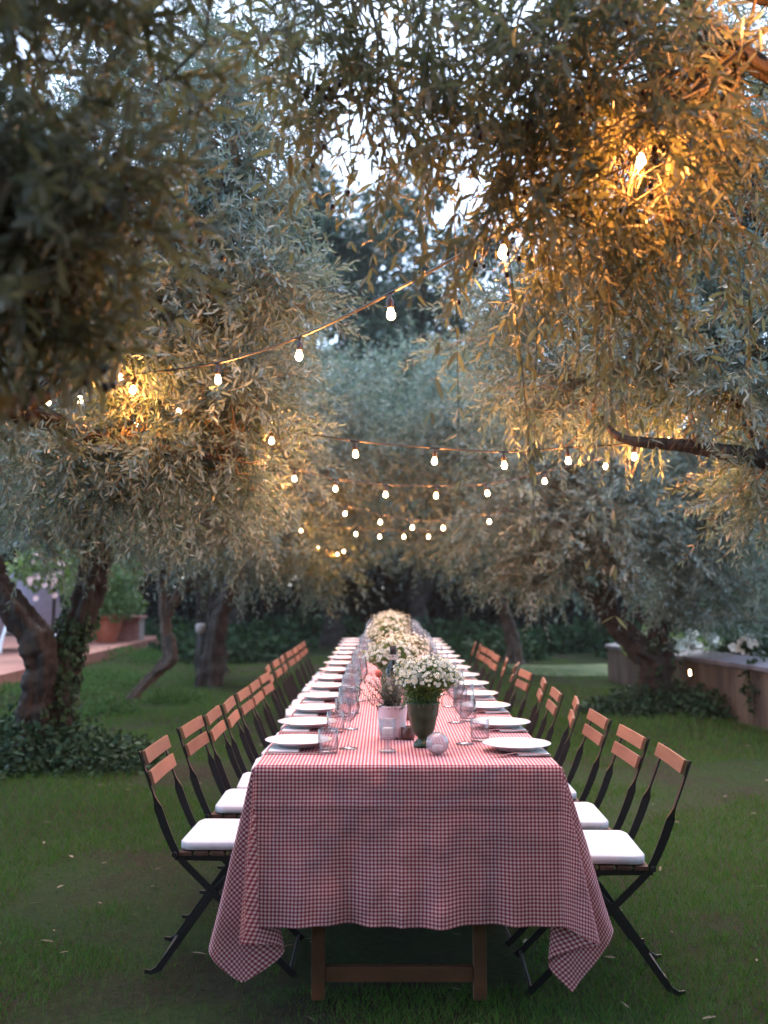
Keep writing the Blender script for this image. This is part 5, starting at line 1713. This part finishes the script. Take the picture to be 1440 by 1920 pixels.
bottle(.115, 4.35, .250, 'small brown bottle behind the green vase', M['bottle_brown'], .031)
bottle(.072, 7.4, .300, 'dark wine bottle far down the table before the fifth bouquet', M['bottle'])
bottle(-.06, 7.7, .27, 'dark bottle at the left of the far bouquet', M['bottle'])

# pressed glass candle holders
ch = thing('candle_holder', 'stemmed ribbed glass candle holder in front of the white enamel pot', 'candle holder', (.012, 3.52, TOP))
rib = lambda a, z: 1 + (.035 * math.cos(a * 18) if z > .045 else 0)
mb = MB(); mb.lathe([(0, 0), (.029, 0), (.030, .002), (.024, .006), (.010, .012), (.0075, .022), (.0085, .034), (.018, .042), (.026, .052), (.0275, .072), (.0275, .108), (.0262, .1085), (.0245, .107), (.0245, .075), (.0225, .056), (.014, .048), (0, .046)], 72, wob=rib)
mb.build('glass', M['glass_pressed'], ch, True)
MB().lathe([(0, .050), (.0175, .050), (.0180, .052), (.0180, .078), (.016, .080), (0, .079)], 20).build('candle', M['wax'], ch, True)
gl = thing('candle_holder', 'round studded glass globe candle holder beside the foot of the green vase', 'candle holder', (.178, 3.46, TOP))
def stud(a, z):
    ph = z * 190
    return 1 + .035 * max(0, math.sin(a * 14 + (math.pi if int(z * 60) % 2 else 0))) * max(0, math.sin(ph) ** 2)
prof = []
for k in range(36):
    t = math.pi * (k / 35 * .86 + .06)
    prof.append((.038 * math.sin(t), .037 - .037 * math.cos(t)))
inner = [(max(.0, r_ - .0035) if r_ > .01 else .006, z) for r_, z in prof[::-1][:-6]]
mb = MB(); mb.lathe(prof + inner, 84, wob=stud); mb.build('glass', M['glass_pressed'], gl, True)
MB().lathe([(0, .010), (.017, .010), (.017, .030), (0, .031)], 16).build('candle', M['wax'], gl, True)
lt = thing('lantern_cup', 'small dark brown tealight cup between the enamel pot and the green vase', 'candle holder', (.088, 3.80, TOP))
MB().lathe([(0, 0), (.022, 0), (.025, .004), (.027, .045), (.025, .045), (.022, .006), (0, .005)], 20).build('cup', M['bottle_brown'], lt, True)

# fallen olive leaves on the lawn
fo = Foliage()
n = 150
D = 2.3 * (9 / 2.3) ** rng.random(n)
x = rng.uniform(-1, 1, n) * .42 * D
p = np.stack([x, D, np.array([gh(a, b) for a, b in zip(x, D)]) + .022], 1)
a = rng.uniform(0, 6.28, n)
fo.leaves(p, np.stack([np.cos(a), np.sin(a), rng.normal(0, .12, n)], 1), np.stack([rng.normal(0, .25, n), rng.normal(0, .25, n), np.ones(n)], 1), rng.uniform(.03, .06, n), 'near', 0, 1.1)
tag(fo.build('fallen_leaves', [M['dead_leaf']]), kind='stuff')

# ================================================================== STRING LIGHTS
mb = MB(); mb.lathe([(0, -.052), (.008, -.0505), (.0145, -.045), (.0178, -.036), (.0172, -.027), (.0135, -.016), (.0105, -.007), (.010, 0), (0, 0)], 14)
BULB = mb.mesh('bulb', M['bulb'], True)
mb = MB(); mb.lathe([(0, -.004), (.0125, -.004), (.014, .002), (.0145, .028), (.012, .034), (.007, .038), (.007, .052), (0, .053)], 14)
SOCK = mb.mesh('socket', M['socket'], True)
FILAMENT = bpy.data.lights.new('filament', 'POINT')
FILAMENT.energy = BULB_WATTS
FILAMENT.color = (1.0, 0.355, 0.085)
FILAMENT.shadow_soft_size = 0.0
def string(label, cable, bulbs, r=.005):
    """cable: (px,py,D) way points; bulbs: (px,py,D) of the bulb centres"""
    pts = [at(*c) for c in cable]
    root = thing('string_lights', label, 'string lights', pts[0], 0, 'strings of warm bulbs hung between the olive trees')
    org = pts[0]
    sm = catmull(pts, 8)
    MB().tube([p - org for p in sm], r, 6).build('cable', M['rubber'], root, True)
    for b in bulbs:
        c = at(*b)
        lamp = bpy.data.objects.new('filament', FILAMENT); COL.objects.link(lamp)
        lamp.parent = root; lamp.location = c - org
        c.z += .033
        tilt = Matrix.Rotation(rng.uniform(-.12, .12), 4, 'X') @ Matrix.Rotation(rng.uniform(-.15, .15), 4, 'Y')
        link('socket', SOCK, root, Matrix.Translation(c - org) @ tilt @ Matrix.Scale(.85, 4))
        link('bulb', BULB, root, Matrix.Translation(c - org) @ tilt @ Matrix.Scale(.82, 4))
    return root
def hung(bulbs, ends, dz=.078):
    """cable way points just above each bulb, with the two ends"""
    out = [ends[0]]
    for (px, py, D) in bulbs:
        out.append((px, py - (dz) * F / D - 1, D))
    return out + [ends[1]]
string('nearest string of bulbs sloping down from the upper right to the left', hung(b0 + b1, ((1700, -160, 2.1), (-60, 745, 6.6))), b0 + b1)
string('second string of bulbs hanging level across the middle', hung(b2, ((380, 790, 5.7), (1440, 790, 5.4))), b2)
string('third string of bulbs, just below the second', hung(b3, ((450, 860, 7.6), (1400, 770, 7.4))), b3)
string('fourth string of smaller bulbs over the middle of the table', hung(b4, ((560, 930, 9.7), (1010, 950, 9.5))), b4)
string('fifth string of small bulbs over the far end of the table', hung(b5, ((500, 985, 12), (870, 998, 12))), b5)
string('farthest string of tiny bulbs beyond the table end', hung(b6, ((570, 1020, 15.5), (700, 1015, 15.5))), b6)
string('string of bulbs buried in the left crown near the lit limb', hung(b7, ((420, 760, 6.2), (160, 690, 7.2))), b7)

print('foliage triangles', TOT[0], 'objects', len(bpy.data.objects))
